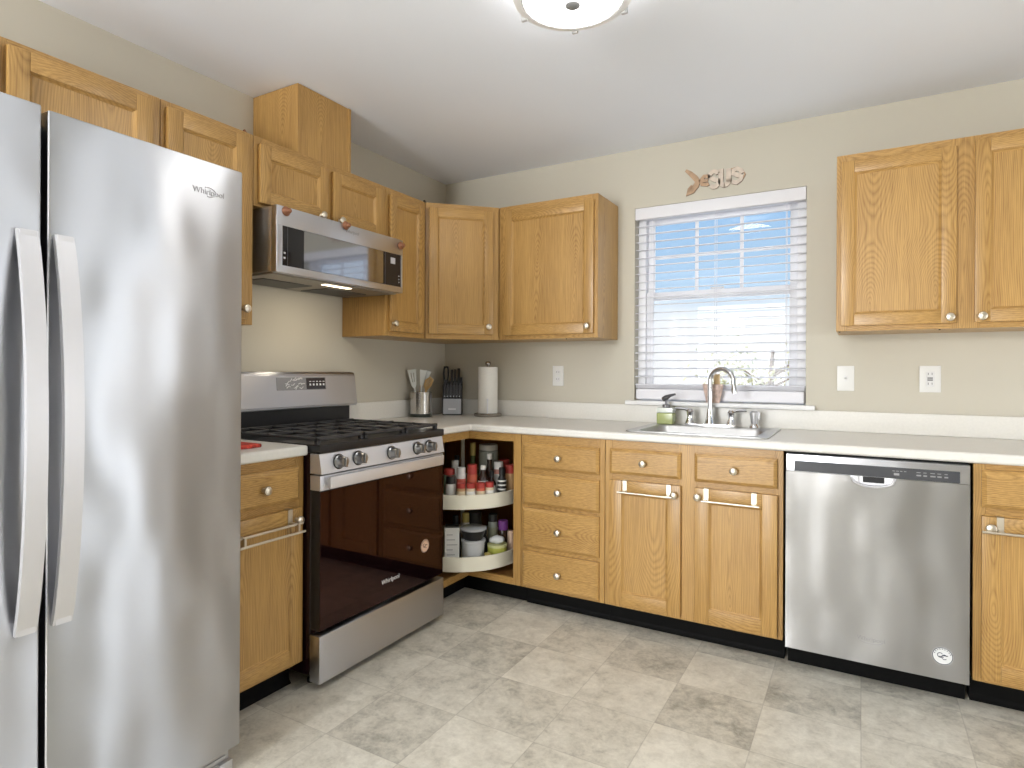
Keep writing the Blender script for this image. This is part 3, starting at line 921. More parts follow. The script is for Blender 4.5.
c = thing('brush_holder', 'pale pink tapered pot on the sill behind the faucet', 'pot', (1.757, -0.036, WZ0))
m = MB(); m.lathe((1.757, -0.036, WZ0 + .0005), (0, 0, 1), [(0.033, 0), (0.035, 0.003), (0.053, 0.090), (0.055, 0.096), (0.050, 0.096), (0.047, 0.090), (0.031, 0.006), (0, 0.006)], 28)
for v in m.bm.verts: v.co.y = -0.036 + (v.co.y + 0.036) * 0.62     # an oval pot, flat enough for the sill
m.build('pot', pbr('pink_ceramic', (0.66, 0.50, 0.43), 0.5, noise=0.22, nscale=45), c)
b = MB(); b.box(1.760, 1.792, -0.042, -0.032, WZ0 + 0.01, WZ0 + 0.15, 0, 0.003)
o = tag(b.build('scrub_brush', pbr('tan_wood', (0.62, 0.45, 0.24), 0.6)), 'tan wooden brush handle sticking up out of the pink pot', 'brush')

# ================================================================== DISHWASHER
DX0, DX1 = 2.163, 2.768
c = thing('dishwasher', 'stainless steel dishwasher under the counter right of the sink', 'dishwasher', (2.466, -0.3, 0))
MB(FB).box(DX0 + .003, DX1 - .003, 0.02, 0.600, 0.095, 0.870).build('tub', 'black_m', c)
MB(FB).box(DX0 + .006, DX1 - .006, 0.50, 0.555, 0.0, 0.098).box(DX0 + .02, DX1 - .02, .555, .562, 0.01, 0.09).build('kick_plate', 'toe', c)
HX0, HX1, HZ0, HZ1 = 2.392, 2.543, 0.765, 0.8005
da, db_ = DX0 + .004, DX1 - .004
poc = [(HX0 + (HX1 - HX0) * (1 - k / 20), HZ1 - .002 - .034 * math.sin(math.pi * k / 20) ** 0.35) for k in range(1, 20)]
m = MB(FB)
m.prism([(da, 0.090), (db_, 0.090), (db_, 0.7995), (HX1, 0.7995)] + poc + [(HX0, 0.7995), (da, 0.7995)], 0.6005, 0.640)
dd = m.build('door', 'steel_d', c)
MB(FB).box(da, db_, 0.6005, 0.640, 0.8003, 0.868, 0, 0.003, 2).build('fascia', 'steel', dd)
m = MB(FB)
m.box(2.198, 2.735, 0.6395, 0.6412, 0.802, 0.843, 0, 0.0006, 1)
cp = m.build('control_panel', 'panel_dk', dd)
pk = MB(FB)
pk.box(HX0 - .001, HX1 + .001, 0.601, 0.628, HZ0 - .002, HZ1 + .002, 0)
lip = [FB(HX0 + .006 + (HX1 - HX0 - .012) * t, 0.640, HZ1 - .004 - 0.033 * math.sin(math.pi * t) ** 0.35) for t in [k / 24 for k in range(25)]]
pk.tube(lip, 0.007, 10, 0, flat=0.7)
for q in (HX0, HX1 - .030):
    pk.box(q, q + .030, 0.627, 0.638, HZ0 + .004, HZ1, 0, 0.004, 2)
pk.build('pocket_handle', ['steel_p', 'black_m'], dd)
MB(FB).box(2.435, 2.505, 0.6275, 0.629, HZ0 + .012, HZ1).build('latch_slot', 'black_m', dd)
m = MB(FB)
for k in range(7): m.box(2.215 + k * .011, 2.223 + k * .011, 0.6395, 0.641, 0.8495, 0.8525)
m.build('vent_slot', 'ink', dd)
m = MB(FB)
for k, w in enumerate((.018, .014, .02, .016, .014)):
    u = 2.605 + k * 0.021
    m.box(u, u + w * .8, 0.6411, 0.6416, 0.817, 0.822); m.box(u, u + w * .7, 0.6411, 0.6416, 0.829, 0.8315)
m.box(2.535, 2.552, .6411, .6416, .814, .822)
for k in range(4): m.box(2.53 + k * .012, 2.538 + k * .012, .6411, .6416, .829, .831)
m.build('button_legend', 'gtext', cp)
text('logo', 'Whirlpool', 0.022, FB, 2.464, 0.640, 0.186, 'gtext', dd)
m = MB(FB)
m.tube([FB(2.464 + 0.04 * math.cos(a), 0.640, 0.183 + 0.013 * math.sin(a)) for a in [math.radians(200 + 150 * k / 16) for k in range(17)]], 0.0012, 6)
m.build('logo_swoosh', 'gtext', dd)


def sticker(fr, u, d, z, r, parent, ring, glyph, txt):
    m = MB()
    m.lathe(fr(u, d, z), OUT[fr], [(r, 0), (r, 0.0008), (0, 0.0008)], 32)
    st = m.build('sticker', ring, parent)
    m = MB()
    m.lathe(fr(u, d + .0008, z), OUT[fr], [(r * .97, 0), (r * .97, 0.0003), (r * .90, 0.0003), (r * .90, 0)], 32, cap=False)
    # two interlocking curls in the middle and short marks round the rim
    for cx, cz, a0 in ((-.22, .08, 40), (.18, -.1, 30)):
        m.tube([fr(u + r * (cx + .26 * math.cos(a)), d + .001, z + r * (cz + .26 * math.sin(a))) for a in [math.radians(a0 + 280 * k / 14) for k in range(15)]], r * .065, 6, flat=0.5)
    m.tube([fr(u + r * (-.05 + t * .55), d + .001, z + r * .08) for t in (0, .5, 1)], r * .05, 6)
    m.tube([fr(u + r * (-.4 + t * .5), d + .001, z - r * .1) for t in (0, .5, 1)], r * .05, 6)
    for k in range(9):
        a = math.radians(20 + 140 * k / 8)
        p = fr(u + r * .73 * math.cos(a), d + .0008, z + r * .73 * math.sin(a))
        m.tube([p, fr(u + r * .84 * math.cos(a + .05), d + .0008, z + r * .84 * math.sin(a + .05))], r * .045, 6)
    m.build('sticker_print', glyph, st)


sticker(FB, 2.686, 0.6402, 0.176, 0.032, dd, C('sticker_white', (0.75, 0.76, 0.76)), C('sticker_ink', (0.03, 0.04, 0.07)), '')

# ================================================================== RANGE
RY0, RY1 = -1.718, -0.950
RF = 0.690
c = thing('gas_range', 'stainless steel and black gas range standing between the cabinets', 'range', (0.36, -1.328, 0))
m = MB(FL); m.box(RY0 + .004, RY1 - .004, 0.02, 0.640, 0.045, 0.905, 0, 0.003, 1)
m.build('body', C('range_side', (0.020, 0.006, 0.008), 0.25), c)
for u in (RY0 + .05, RY1 - .05):
    for d in (0.08, 0.60): MB().lathe(FL(u, d, 0), (0, 0, 1), [(0.018, 0), (0.018, 0.012), (0.01, 0.016), (0.01, 0.046)], 14).build('levelling_foot', 'black_m', c)
m = MB(FL); m.box(RY0, RY1, 0.641, RF + .006, 0.028, 0.205, 0, 0.004, 3); m.build('storage_drawer', 'steel', c)
m = MB(FL); m.box(RY0 + .003, RY1 - .003, 0.641, RF, 0.222, 0.745, 0, 0.004, 2)
od = m.build('oven_door', 'black', c)
MB(FL).box(RY0 + .003, RY1 - .003, RF + .0004, RF + .003, 0.225, 0.742, 0, .001, 1).build('oven_glass', 'ovenglass', od)
MB(FL).box(RY0, RY1 - .008, 0.641, RF + .005, 0.7455, 0.802, 0, 0.003, 2).build('door_band', 'steel_p', od)
m = MB(FL)
m.box(RY0 + .022, RY1 - .042, RF + .022, RF + .036, 0.753, 0.799, 0, 0.005, 3)
for u in (RY0 + .05, RY1 - .075): m.box(u - .018, u + .018, RF + .004, RF + .024, 0.762, 0.79, 0, .003)
m.build('handle', 'steel_p', od)
text('logo', 'Whirlpool', 0.027, FL, -1.325, RF + .0032, 0.305, 'ltext', od)
sticker(FL, -1.092, RF + .0032, 0.390, 0.030, od, C('sticker_tan', (0.75, 0.55, 0.40)), C('sticker_brown', (0.10, 0.03, 0.02)), '')
# control panel, slightly sloped
m = MB(FL)
m.prism([(0.641, 0.808), (RF + .012, 0.808), (RF - .002, 0.882), (0.641, 0.882)], RY0, RY1 - .008, plane='dz')
cp = m.build('control_panel', 'steel_p', c)
KN = [(-1.628, .846), (-1.525, .847), (-1.327, .845), (-1.155, .846), (-1.070, .846)]
for u, z in KN:
    p = FL(u, RF + .007, z)
    m = MB(); m.lathe(p, (1, 0, 0.06), [(0.025, 0), (0.026, 0.004), (0.022, 0.008), (0.020, 0.030), (0.018, 0.036), (0, 0.036)], 24)
    m.fr = FL; m.box(u - 0.005, u + 0.005, RF + .04, RF + .050, z - 0.018, z + 0.020, 0, .002)
    k = m.build('knob', C('knob_steel', (0.34, 0.34, 0.34), 0.28, metal=1.0), cp)
    MB().lathe(FL(u, RF + .0065, z), (1, 0, 0.06), [(0.0295, 0), (0.0295, 0.002), (0.027, 0.003)], 24).build('knob_ring', 'black', k)
# cooktop
m = MB(FL)
m.box(RY0 - .002, RY1 + .002, 0.085, RF + .004, 0.884, 0.916, 0, 0.006, 3)
m.build('cooktop', 'black', c)
BN = [(-1.555, 0.22, .042), (-1.555, 0.53, .05), (-1.328, 0.375, .046), (-1.10, 0.22, .036), (-1.10, 0.53, .055)]
for u, d, r in BN:
    m = MB(); m.lathe(FL(u, d, 0.916), (0, 0, 1), [(r + .02, 0), (r + .018, 0.002), (r, 0.004), (r, 0.009), (r - .01, 0.012), (0, 0.013)], 24)
    m.build('burner', 'iron', c)
for u0, u1 in ((RY0 + .012, -1.459), (-1.455, -1.201), (-1.197, RY1 - .012)):
    m = MB(FL); zt = 0.930; w = 0.007
    d0, d1 = 0.105, 0.665
    for u in (u0 + w, u1 - w): m.box(u - w, u + w, d0, d1, zt, zt + 0.010, 0, .002, 1)
    for d in (d0 + w, d1 - w, (d0 + d1) / 2): m.box(u0, u1, d - w, d + w, zt, zt + 0.013, 0, .002, 1)
    uc = (u0 + u1) / 2
    m.box(uc - w, uc + w, d0, d1, zt + .001, zt + .011, 0, .002, 1)
    for d in (0.24, 0.52): m.box(u0, u1, d - w, d + w, zt + .001, zt + .011, 0, .002, 1)
    for u in (u0 + .01, u1 - .01):
        for d in (d0 + .01, d1 - .01): m.box(u - .008, u + .008, d - .008, d + .008, 0.9165, zt + .002)
    m.build('grate', 'iron', c)
# backguard
m = MB(FL)
m.box(RY0 + .01, RY1 - .005, 0.006, 0.082, 0.905, 1.02, 0, .003, 1)
bg0 = m.build('backguard_base', 'black', c)
m = MB(FL)
pr = [(0.006, 1.012), (0.112, 1.012), (0.118, 1.02), (0.10, 1.172), (0.085, 1.186), (0.006, 1.186)]
m.prism(pr, RY0 - .002, RY1 + .015, plane='dz')
bmesh.ops.recalc_face_normals(m.bm, faces=m.bm.faces)
bmesh.ops.bevel(m.bm, geom=list(m.bm.edges), offset=0.004, segments=2, affect='EDGES')
bg = m.build('backguard', 'steel', c)


def slope(z): return 0.118 - (z - 1.02) / (1.172 - 1.02) * 0.018


FS = lambda u, d, z: Vector((slope(z) + d, u, z))
OUT[FS] = Vector((1, 0, .12))
m = MB(FS); m.box(-1.440, -1.145, 0.0, 0.0012, 1.100, 1.160); dp = m.build('display', C('display_grey', (0.25, 0.25, 0.26), 0.3), bg)
m = MB(FS); m.box(-1.268, -1.150, 0.0012, 0.002, 1.103, 1.157); m.build('clock_window', C('clock_dark', (0.03, 0.022, 0.02), 0.15), dp)
m = MB(FS)
random.seed(3)
for k in range(15):
    u = -1.425 + random.random() * .13; z = 1.108 + random.random() * .042
    m.tube([FS(u, .0014, z), FS(u + .012, .0014, z + random.uniform(-.008, .012)), FS(u + .022, .0014, z + random.uniform(0, .014))], 0.0022, 6)
for k in range(5):
    u = -1.25 + k * .021
    m.box(u, u + .010, .0022, .003, 1.120, 1.130); m.box(u, u + .012, .0022, .003, 1.138, 1.142)
m.build('button_legend', 'ltext', dp)

# ================================================================== MICROWAVE
MY0, MY1, MX = -1.684, -0.915, 0.405
c = thing('microwave', 'low-profile stainless steel microwave hood mounted over the gas range', 'microwave', FL(-1.30, 0.2, 1.585))
MB(FL).box(MY0 + .004, MY1 - .004, 0.002, MX - .032, 1.592, 1.8565, 0, .002, 1).build('housing', pbr('mw_side', (0.62, 0.58, 0.52), 0.25, 0.85), c)
m = MB(FL)
m.box(MY0, MY1, MX - .0315, MX, 1.778, 1.857, 0, .003, 2)
m.box(MY0, MY1, MX - .0315, MX, 1.588, 1.618, 0, .003, 2)
m.box(MY0, MY0 + .030, MX - .0315, MX, 1.615, 1.781, 0, .003, 2)
m.box(MY1 - .014, MY1, MX - .0315, MX, 1.615, 1.781, 0, .003, 2)
dr = m.build('door', 'steel', c)
MB(FL).box(MY0 + .029, MY1 - .013, MX - .030, MX - .002, 1.617, 1.779).build('door_glass', 'mwglass', dr)
MB(FL).box(-1.545, -1.060, MX - .0021, MX - .0012, 1.619, 1.777).build('door_window', 'mwwin', dr)
m = MB(FL); m.box(-1.045, -1.044, MX - .002, MX - .0012, 1.617, 1.779); m.box(MY0 + .055, MY0 + .056, MX - .002, MX - .0012, 1.617, 1.779)
m.build('panel_joint', 'grey_pl', dr)
m = MB(FL)
m.box(-1.005, -.972, MX - .0021, MX - .001, 1.727, 1.757)
for z in (1.652, 1.668, 1.637): m.box(-.946, -.940, MX - .0021, MX - .001, z, z + .006)
for z in (1.665, 1.645): m.box(MY0 + .036, MY0 + .045, MX - .0021, MX - .001, z, z + .008)
m.build('control_legend', C('legend', (0.5, 0.5, 0.52)), dr)
text('logo', 'Whirlpool', 0.020, FL, -1.268, MX, 1.826, 'gtext', dr)
m = MB(FL); m.box(MY0 + .01, MY1 - .01, 0.03, MX - .034, 1.583, 1.5915, 0, .002, 1)
un = m.build('underside', C('underside', (0.34, 0.31, 0.27), 0.4, metal=0.6), c)
for u in (MY0 + .20, MY1 - .22): MB(FL).box(u - .13, u + .13, 0.06, 0.24, 1.580, 1.5835).build('grease_filter', C('filter', (0.10, 0.10, 0.10), 0.5, metal=0.5), un)
MB(FL).box(-1.36, -1.20, 0.305, 0.335, 1.5805, 1.5835).build('task_light', pbr('task_lens', (1.0, 0.84, 0.60), 0.4, emit=3.0), un)
for (u, d, z, lb) in ((-1.640, .412, 1.838, 'round reddish brown bumper at the top left corner of the microwave'),
                      (-1.312, .412, 1.849, 'round reddish brown bumper at the top middle of the microwave'),
                      (-0.936, .412, 1.826, 'round reddish brown bumper at the top right corner of the microwave')):
    m = MB(); p = FL(u, MX + .0006, z)
    m.lathe(p, (1, 0, 0), [(0.019, 0), (0.020, 0.003), (0.016, 0.010), (0.009, 0.014), (0.007, 0.017), (0.011, 0.022), (0.008, 0.027), (0, 0.028)], 18)
    tag(m.build('bumper', 'copper', loc=p), lb, 'bumper', 'reddish brown bumpers on the microwave')

# ================================================================== REFRIGERATOR
RFX = 0.82
c = thing('refrigerator', 'tall side-by-side stainless steel refrigerator at the left edge', 'refrigerator', (0.41, -2.60, 0))
MB().box(0.03, RFX - .075, -3.055, -2.160, 0.03, 1.755, 0, 0.004, 2).build('cabinet_body', 'fridge_side', c)
ZT0, ZF0 = 0.075, 1.786
MB().box(RFX - .068, RFX, -2.6405, -2.139, ZT0, ZF0, 0, 0.006, 3).build('fridge_door', 'steel_f', c)
MB().box(RFX - .068, RFX, -3.055, -2.6525, ZT0, ZF0 + .006, 0, 0.006, 3).build('freezer_door', 'steel_f', c)
MB().box(RFX - .073, RFX - .055, -3.05, -2.15, 0.09, 1.765).build('door_gasket', 'black_m', c)
m = MB(); m.box(RFX - .09, RFX - .035, -3.04, -2.152, 0.012, 0.070, 0, .004, 2)
for k in range(3): m.box(RFX - .036, RFX - .031, -3.0, -2.165, 0.022 + k * .016, 0.029 + k * .016)
m.build('toe_grille', 'silver', c)
for q in (-2.19, -3.05): MB().box(RFX - .10, RFX - .02, q, q + .042, 0.0, 0.03, 0, .004).build('front_foot', 'silver', c)


def arc_handle(y0, y1, parent):
    m = MB(); n = 28; z0, z1 = 0.608, 1.502
    A, B = [], []
    for k in range(n + 1):
        t = k / n; z = z0 + (z1 - z0) * t
        o = 0.012 + 0.052 * (1 - (2 * t - 1) ** 2) ** 0.85
        A.append((RFX + o, z)); B.append((RFX + max(0.0005, o - 0.013), z))
    prof = A + B[::-1]
    # extrude along y with softened long edges
    Va = [m.bm.verts.new((x, y0, z)) for x, z in prof]; Vb = [m.bm.verts.new((x, y1, z)) for x, z in prof]
    N = len(prof)
    for k in range(N):
        m.bm.faces.new((Va[k], Vb[k], Vb[(k + 1) % N], Va[(k + 1) % N]))
    for k in range(n):
        a, b = k, k + 1; c2, d2 = N - 1 - k, N - 2 - k
        m.bm.faces.new((Va[a], Va[b], Va[d2], Va[c2])); m.bm.faces.new((Vb[a], Vb[c2], Vb[d2], Vb[b]))
    for z in (z0 + .012, z1 - .012):
        m.box(RFX - .001, RFX + .016, min(y0, y1) + .004, max(y0, y1) - .004, z - .012, z + .012)
    return m.build('handle', 'steel_p', c, angle=30)


arc_handle(-2.632, -2.592, c)
arc_handle(-2.703, -2.663, c)
fd = [o for o in c.children if o.name.startswith('fridge_door')][0]
text('logo', 'Whirlpool', 0.023, FL, -2.248, RFX + .0004, 1.698, 'gtext', fd)
m = MB(FL); m.tube([FL(-2.248 + .022 * math.cos(a), RFX + .0008, 1.699 + .013 * math.sin(a)) for a in [math.radians(-100 + 220 * k / 16) for k in range(17)]], 0.0018, 6)
m.build('logo_swoosh', 'steel_p', fd)
for q in (-2.22, -3.05): MB().box(RFX - .16, RFX - .07, q, q + .07, 1.756, 1.781, 0, .004).build('hinge_cover', 'fridge_side', c)


# ================================================================== SMALL THINGS
# towel bars hooked over doors
def towel_bar(fr, u0, u1, ztop, dface, label, rails=1, su=None):
    c = thing('towel_bar', label, 'towel bar', fr((u0 + u1) / 2, dface, ztop - .06), 'over-door towel bars')
    su = su or (u0 + .03, u1 - .03)
    for u in su:
        m = MB(fr)
        m.box(u - .010, u + .010, dface + .0006, dface + .0026, ztop - .052, ztop + .0025)
        m.box(u - .010, u + .010, dface - .018, dface + .0026, ztop + .0006, ztop + .0026)
        m.box(u - .008, u + .008, dface + .0026, dface + .034, ztop - .052, ztop - .044, 0, .001, 1)
        m.build('bracket', 'nickel', c)
    m = MB(fr)
    for k in range(rails):
        z = ztop - .048 - .028 * k; d = dface + .036 + .012 * k
        m.tube([fr(u0, d, z), fr((u0 + u1) / 2, d, z), fr(u1, d, z)], 0.0045, 10)
        if k:
            for u in su: m.box(u - .004, u + .004, dface + .03, d + .002, z - .002, ztop - .046)
    m.build('bar', 'nickel', c)


FD1 = DB + FZ
towel_bar(FB, 1.462, 1.712, 0.692, FD1, 'nickel towel bar hooked over the left sink door', su=(1.487, 1.690))
towel_bar(FB, 1.838, 2.070, 0.692, FD1, 'nickel towel bar hooked over the right sink door', su=(1.852, 2.045))
towel_bar(FB, 2.795, 3.06, 0.692, FD1, 'nickel towel bar hooked over the cabinet door right of the dishwasher', su=(2.822 + .028, 3.03))
towel_bar(FL, -2.05, -1.772, 0.686, FD1, 'double nickel towel bar hooked over the door beside the range', rails=2, su=(-2.02, -1.800))

# outlets and switch
def plate(kind, x, label, cat):
    z = 1.166
    c = thing(kind, label, cat, FB(x, 0.0, z - .058))
    pm = C('plate_white', (0.82, 0.82, 0.80), 0.35)
    MB(FB).box(x - .036 if cat != 'gfci' else x - .036, x + .036, 0.0005, 0.006, z - .058, z + .058, 0, .002, 2).build('cover_plate', pm, c)
    return c, z


for x, w, kind, lb in ((0.845, .036, 'o', 'white duplex outlet on the wall between paper towels and window'),
                       (2.364, .036, 's', 'white light switch plate just right of the window'),
                       (2.697, .040, 'g', 'white outlet with test buttons under the right wall cabinet')):
    z = 1.168
    nm = 'light_switch' if kind == 's' else 'wall_outlet'
    c = thing(nm, lb, 'light switch' if kind == 's' else 'outlet', FB(x, 0, z - .058))
    MB(FB).box(x - w, x + w, 0.0005, 0.006, z - .06, z + .06, 0, .002, 2).build('cover_plate', C('plate_white', (0.72, 0.72, 0.70), 0.35), c)
    pm = C('device_white', (0.70, 0.70, 0.70), 0.35)
    if kind == 'o':
        for q in (-.021, .021):
            m = MB(FB); m.lathe(FB(x, .006, z + q), (0, -1, 0), [(0.0165, 0), (0.0165, 0.002), (0, 0.002)], 20); r = m.build('receptacle', pm, c)
            MB(FB).box(x - .008, x - .006, .0079, .0085, z + q - .002, z + q + .007).box(x + .006, x + .008, .0079, .0085, z + q - .002, z + q + .006).build('slot', 'ink', r)
    elif kind == 's':
        MB(FB).box(x - .006, x + .006, .006, .0075, z - .013, z + .013).hexa([FB(x - .004, .0075, z - .004), FB(x + .004, .0075, z - .004), FB(x + .004, .0075, z + .006), FB(x - .004, .0075, z + .006),
             FB(x - .003, .018, z + .004), FB(x + .003, .018, z + .004), FB(x + .003, .018, z + .010), FB(x - .003, .018, z + .010)]).build('toggle', pm, c)
    else:
        g = MB(FB).box(x - .0165, x + .0165, .006, .0085, z - .034, z + .034, 0, .001, 1).build('receptacle', pm, c)
        m = MB(FB)
        for q in (-.022, .022): m.box(x - .008, x - .006, .0084, .009, z + q - .003, z + q + .006).box(x + .006, x + .008, .0084, .009, z + q - .003, z + q + .006)
        m.build('slot', 'ink', g)
        MB(FB).box(x - .010, x + .010, .0084, .0098, z - .008, z - .001).box(x - .010, x + .010, .0084, .0098, z + .001, z + .008).build('test_button', C('button_grey', (0.25, 0.25, 0.25)), g)

# fish plaque spelling a name, cut from wood
c = thing('fish_wall_plaque', 'wooden fish-shaped cutout word plaque on the wall above the window', 'plaque', FB(1.75, 0.0, 2.14))
bro = pbr('stained_wood', (0.45, 0.30, 0.19), 0.6, noise=0.2, nscale=30)
tan = pbr('pale_wood', (0.62, 0.53, 0.45), 0.6, noise=0.15, nscale=30)
edge = pbr('burnt_edge', (0.20, 0.12, 0.08), 0.6)


def stroke(pts, w, d0, d1, mat, name, parent):
    """flat board cut as a stroke of varying width; pts in (u,z)."""
    m = MB(FB); N = len(pts); L, Rr = [], []
    for i in range(N):
        a = Vector(pts[max(i - 1, 0)]); b = Vector(pts[min(i + 1, N - 1)]); t = (b - a).normalized(); nn = Vector((-t.y, t.x))
        ww = 1.18 * (w[i] if isinstance(w, (list, tuple)) else w)
        L.append(Vector(pts[i]) + nn * ww); Rr.append(Vector(pts[i]) - nn * ww)
    for i in range(N - 1):
        q = [L[i], L[i + 1], Rr[i + 1], Rr[i]]
        m.hexa([FB(p.x, d0, p.y) for p in q] + [FB(p.x, d1, p.y) for p in q])
    bmesh.ops.remove_doubles(m.bm, verts=m.bm.verts, dist=1e-5)
    for f in m.bm.faces:
        f.normal_update()
        if abs(f.normal.y) < 0.5: f.material_index = 1
    return m.build(name, [mat, edge], parent)


def arc(cx, cz, rx, rz, a0, a1, n=10):
    return [(cx + rx * math.cos(math.radians(a0 + (a1 - a0) * k / n)), cz + rz * math.sin(math.radians(a0 + (a1 - a0) * k / n))) for k in range(n + 1)]


F0, F1 = 0.0006, 0.009
stroke([(1.603, 2.283), (1.628, 2.262), (1.652, 2.236), (1.667, 2.215), (1.658, 2.192), (1.636, 2.166), (1.612, 2.152), (1.622, 2.178), (1.638, 2.196)],
       [.006, .010, .012, .013, .013, .012, .009, .008, .006], F0, F1, bro, 'letter_j', c)
stroke([(1.728, 2.232), (1.700, 2.236), (1.682, 2.216), (1.688, 2.196), (1.715, 2.190), (1.724, 2.194)], .0085, F0, F1, bro, 'letter_e', c)
stroke([(1.684, 2.214), (1.705, 2.213), (1.720, 2.212)], .007, F0, F1 + .0005, bro, 'letter_e_bar', c)
stroke([(1.770, 2.238)] + arc(1.750, 2.234, .020, .020, 20, 200, 8) + [(1.738, 2.218), (1.758, 2.208)] + arc(1.752, 2.192, .021, .020, 40, -150, 8), .0095, F0, F1, tan, 'letter_s', c)
stroke([(1.786, 2.262), (1.785, 2.215)] + arc(1.805, 2.196, .020, .022, 190, 350, 8) + [(1.825, 2.215), (1.824, 2.258)], .0105, F0, F1, tan, 'letter_u', c)
stroke([(1.892, 2.222), (1.884, 2.240), (1.866, 2.250), (1.848, 2.243), (1.847, 2.228), (1.868, 2.216), (1.888, 2.206), (1.884, 2.192), (1.864, 2.178), (1.842, 2.186)], .0095, F0, F1, tan, 'letter_s', c)
stroke([(1.836, 2.252), (1.868, 2.258), (1.893, 2.240), (1.905, 2.217), (1.890, 2.190), (1.866, 2.172), (1.838, 2.180)], .0035, F0, F1 - .002, bro, 'fish_outline', c)

# utensil crock on the corner counter
CX, CY = 0.098, -0.378
c = thing('utensil_crock', 'round stainless steel utensil crock with dark base on corner counter', 'crock', (CX, CY, CT1))
MB().lathe((CX, CY, CT1 + .0006), (0, 0, 1), [(0.0665, 0), (0.068, 0.003), (0.068, 0.018), (0.066, 0.020)], 32).build('base_ring', C('crock_base', (0.05, 0.06, 0.05), 0.3), c)
MB().lathe((CX, CY, CT1 + .0206), (0, 0, 1), [(0.066, 0), (0.066, 0.128), (0.0665, 0.131), (0.063, 0.131), (0.062, 0.01), (0, 0.01)], 32).build('cylinder', C('crock_steel', (0.62, 0.60, 0.57), 0.2, metal=1.0), c)


def utensil(name, label, cat, lean, build):
    m = MB(); build(m); return m


def pt(sx, sy, h): return Vector((CX + sx, CY + sy, CT1 + h))


# lateral = along the picture plane, roughly (0.867, 0.5)
LA = Vector((0.867, 0.499, 0))
def U(s, t, h): return Vector((CX, CY, CT1 + h)) + LA * s + Vector((0.499, -0.867, 0)) * t


def blade(m, base, tip, w0, w1, th=0.003, slots=0):
    a = (tip - base).normalized(); n = a.cross(LA).normalized(); l_ = n.cross(a).normalized()
    q = lambda p, w, s: [p - l_ * w - n * s, p + l_ * w - n * s, p + l_ * w + n * s, p - l_ * w + n * s]
    mid = base.lerp(tip, .15)
    if slots:
        m.hexa(q(base, w0 * .4, th) + q(mid, w0, th))
        a1, a2 = base.lerp(tip, .32), base.lerp(tip, .82)
        wa = lambda f: w0 + (w1 - w0) * (f - .15) / .85
        m.hexa(q(mid, w0, th) + q(a1, wa(.32), th)); m.hexa(q(a2, wa(.82), th) + q(tip, w1, th))
        for k in range(slots + 1):
            e0 = -1 + 2 * k / (slots + 1) + (.12 if k else 0); e1 = -1 + 2 * (k + 1) / (slots + 1) - (.12 if k < slots else 0)
            g = lambda p, w: [p + l_ * w * e0 - n * th, p + l_ * w * e1 - n * th, p + l_ * w * e1 + n * th, p + l_ * w * e0 + n * th]
            m.hexa(g(a1, wa(.32)) + g(a2, wa(.82)))
        return
    m.hexa(q(base, w0 * .4, th) + q(mid, w0, th)); m.hexa(q(mid, w0, th) + q(tip, w1, th))


white_u = C('white_nylon', (0.72, 0.74, 0.72), 0.4)
wood_u = C('bamboo', (0.55, 0.36, 0.15), 0.55)
m = MB(); m.tube([U(-.02, 0, .034), U(-.038, 0, .18)], 0.005, 8)
blade(m, U(-.040, 0, .175), U(-.056, 0, .288), 0.015, 0.027, slots=2)
tag(m.build('slotted_turner', white_u), 'white slotted turner leaning left in the crock', 'turner')
m = MB(); m.tube([U(.0, .02, .034), U(.006, .02, .19)], 0.005, 8); blade(m, U(.006, .02, .185), U(.018, .02, .285), 0.010, 0.021)
tag(m.build('spatula', white_u), 'white spatula upright in the middle of the crock', 'spatula')
m = MB(); m.tube([U(.015, -.01, .034), U(.022, -.01, .20)], 0.0045, 8); blade(m, U(.022, -.01, .195), U(.045, -.015, .28), 0.008, 0.017)
tag(m.build('spatula', C('grey_nylon', (0.55, 0.57, 0.56), 0.4)), 'pale grey spatula tilted right behind the wooden whisk', 'spatula')
m = MB(); m.tube([U(-.01, -.035, .034), U(-.008, -.04, .17), U(-.004, -.042, .215)], [0.005, .006, .004], 8)
m.ball(U(-.004, -.042, .22), .011, (1, .5, 1.4))
tag(m.build('wooden_spoon', wood_u), 'brown wooden spoon leaning across the middle of the crock', 'spoon')
m = MB(); m.tube([U(.02, .03, .034), U(.034, .03, .16)], 0.006, 8)
for k in range(6):
    w = .022 * math.cos(k * math.pi / 6); t = .022 * math.sin(k * math.pi / 6)
    m.tube([U(.034, .03, .155), U(.045 + w, .03 + t, .19), U(.056 + w * 1.1, .03 + t * 1.1, .225), U(.06, .03, .245), U(.056 - w * 1.1, .03 - t * 1.1, .225), U(.045 - w, .03 - t, .19), U(.034, .03, .155)], 0.0022, 6)
tag(m.build('bamboo_whisk', wood_u), 'bamboo whisk with looped tines at the right of the crock', 'whisk')

# knife block
KX, KY = 0.155, -0.125
ang = math.radians(-60)      # block looks out of the corner
kd = Vector((math.sin(math.radians(32)), -math.cos(math.radians(32)), 0)); ku = Vector((kd.y * -1, kd.x, 0))
def FK(u, d, z): return Vector((KX, KY, CT1)) + ku * u + kd * d + Vector((0, 0, z))
OUT[FK] = kd
c = thing('knife_block', 'black knife block with silver front panel in the counter corner', 'knife block', (KX, KY, CT1))
m = MB(FK)
m.prism([(0.055, 0.001), (0.055, 0.105), (0.020, 0.190), (-0.055, 0.215), (-0.055, 0.001)], -0.061, 0.061, plane='dz')
m.build('block', 'black_m', c)
MB(FK).box(-0.056, 0.056, 0.0555, 0.058, 0.008, 0.104, 0, .001, 1).build('front_panel', C('panel_silver', (0.42, 0.43, 0.46), 0.4, metal=0.2), c)
MB(FK).box(-0.024, 0.024, 0.0582, 0.0586, 0.034, 0.044).build('badge', 'ltext', c)
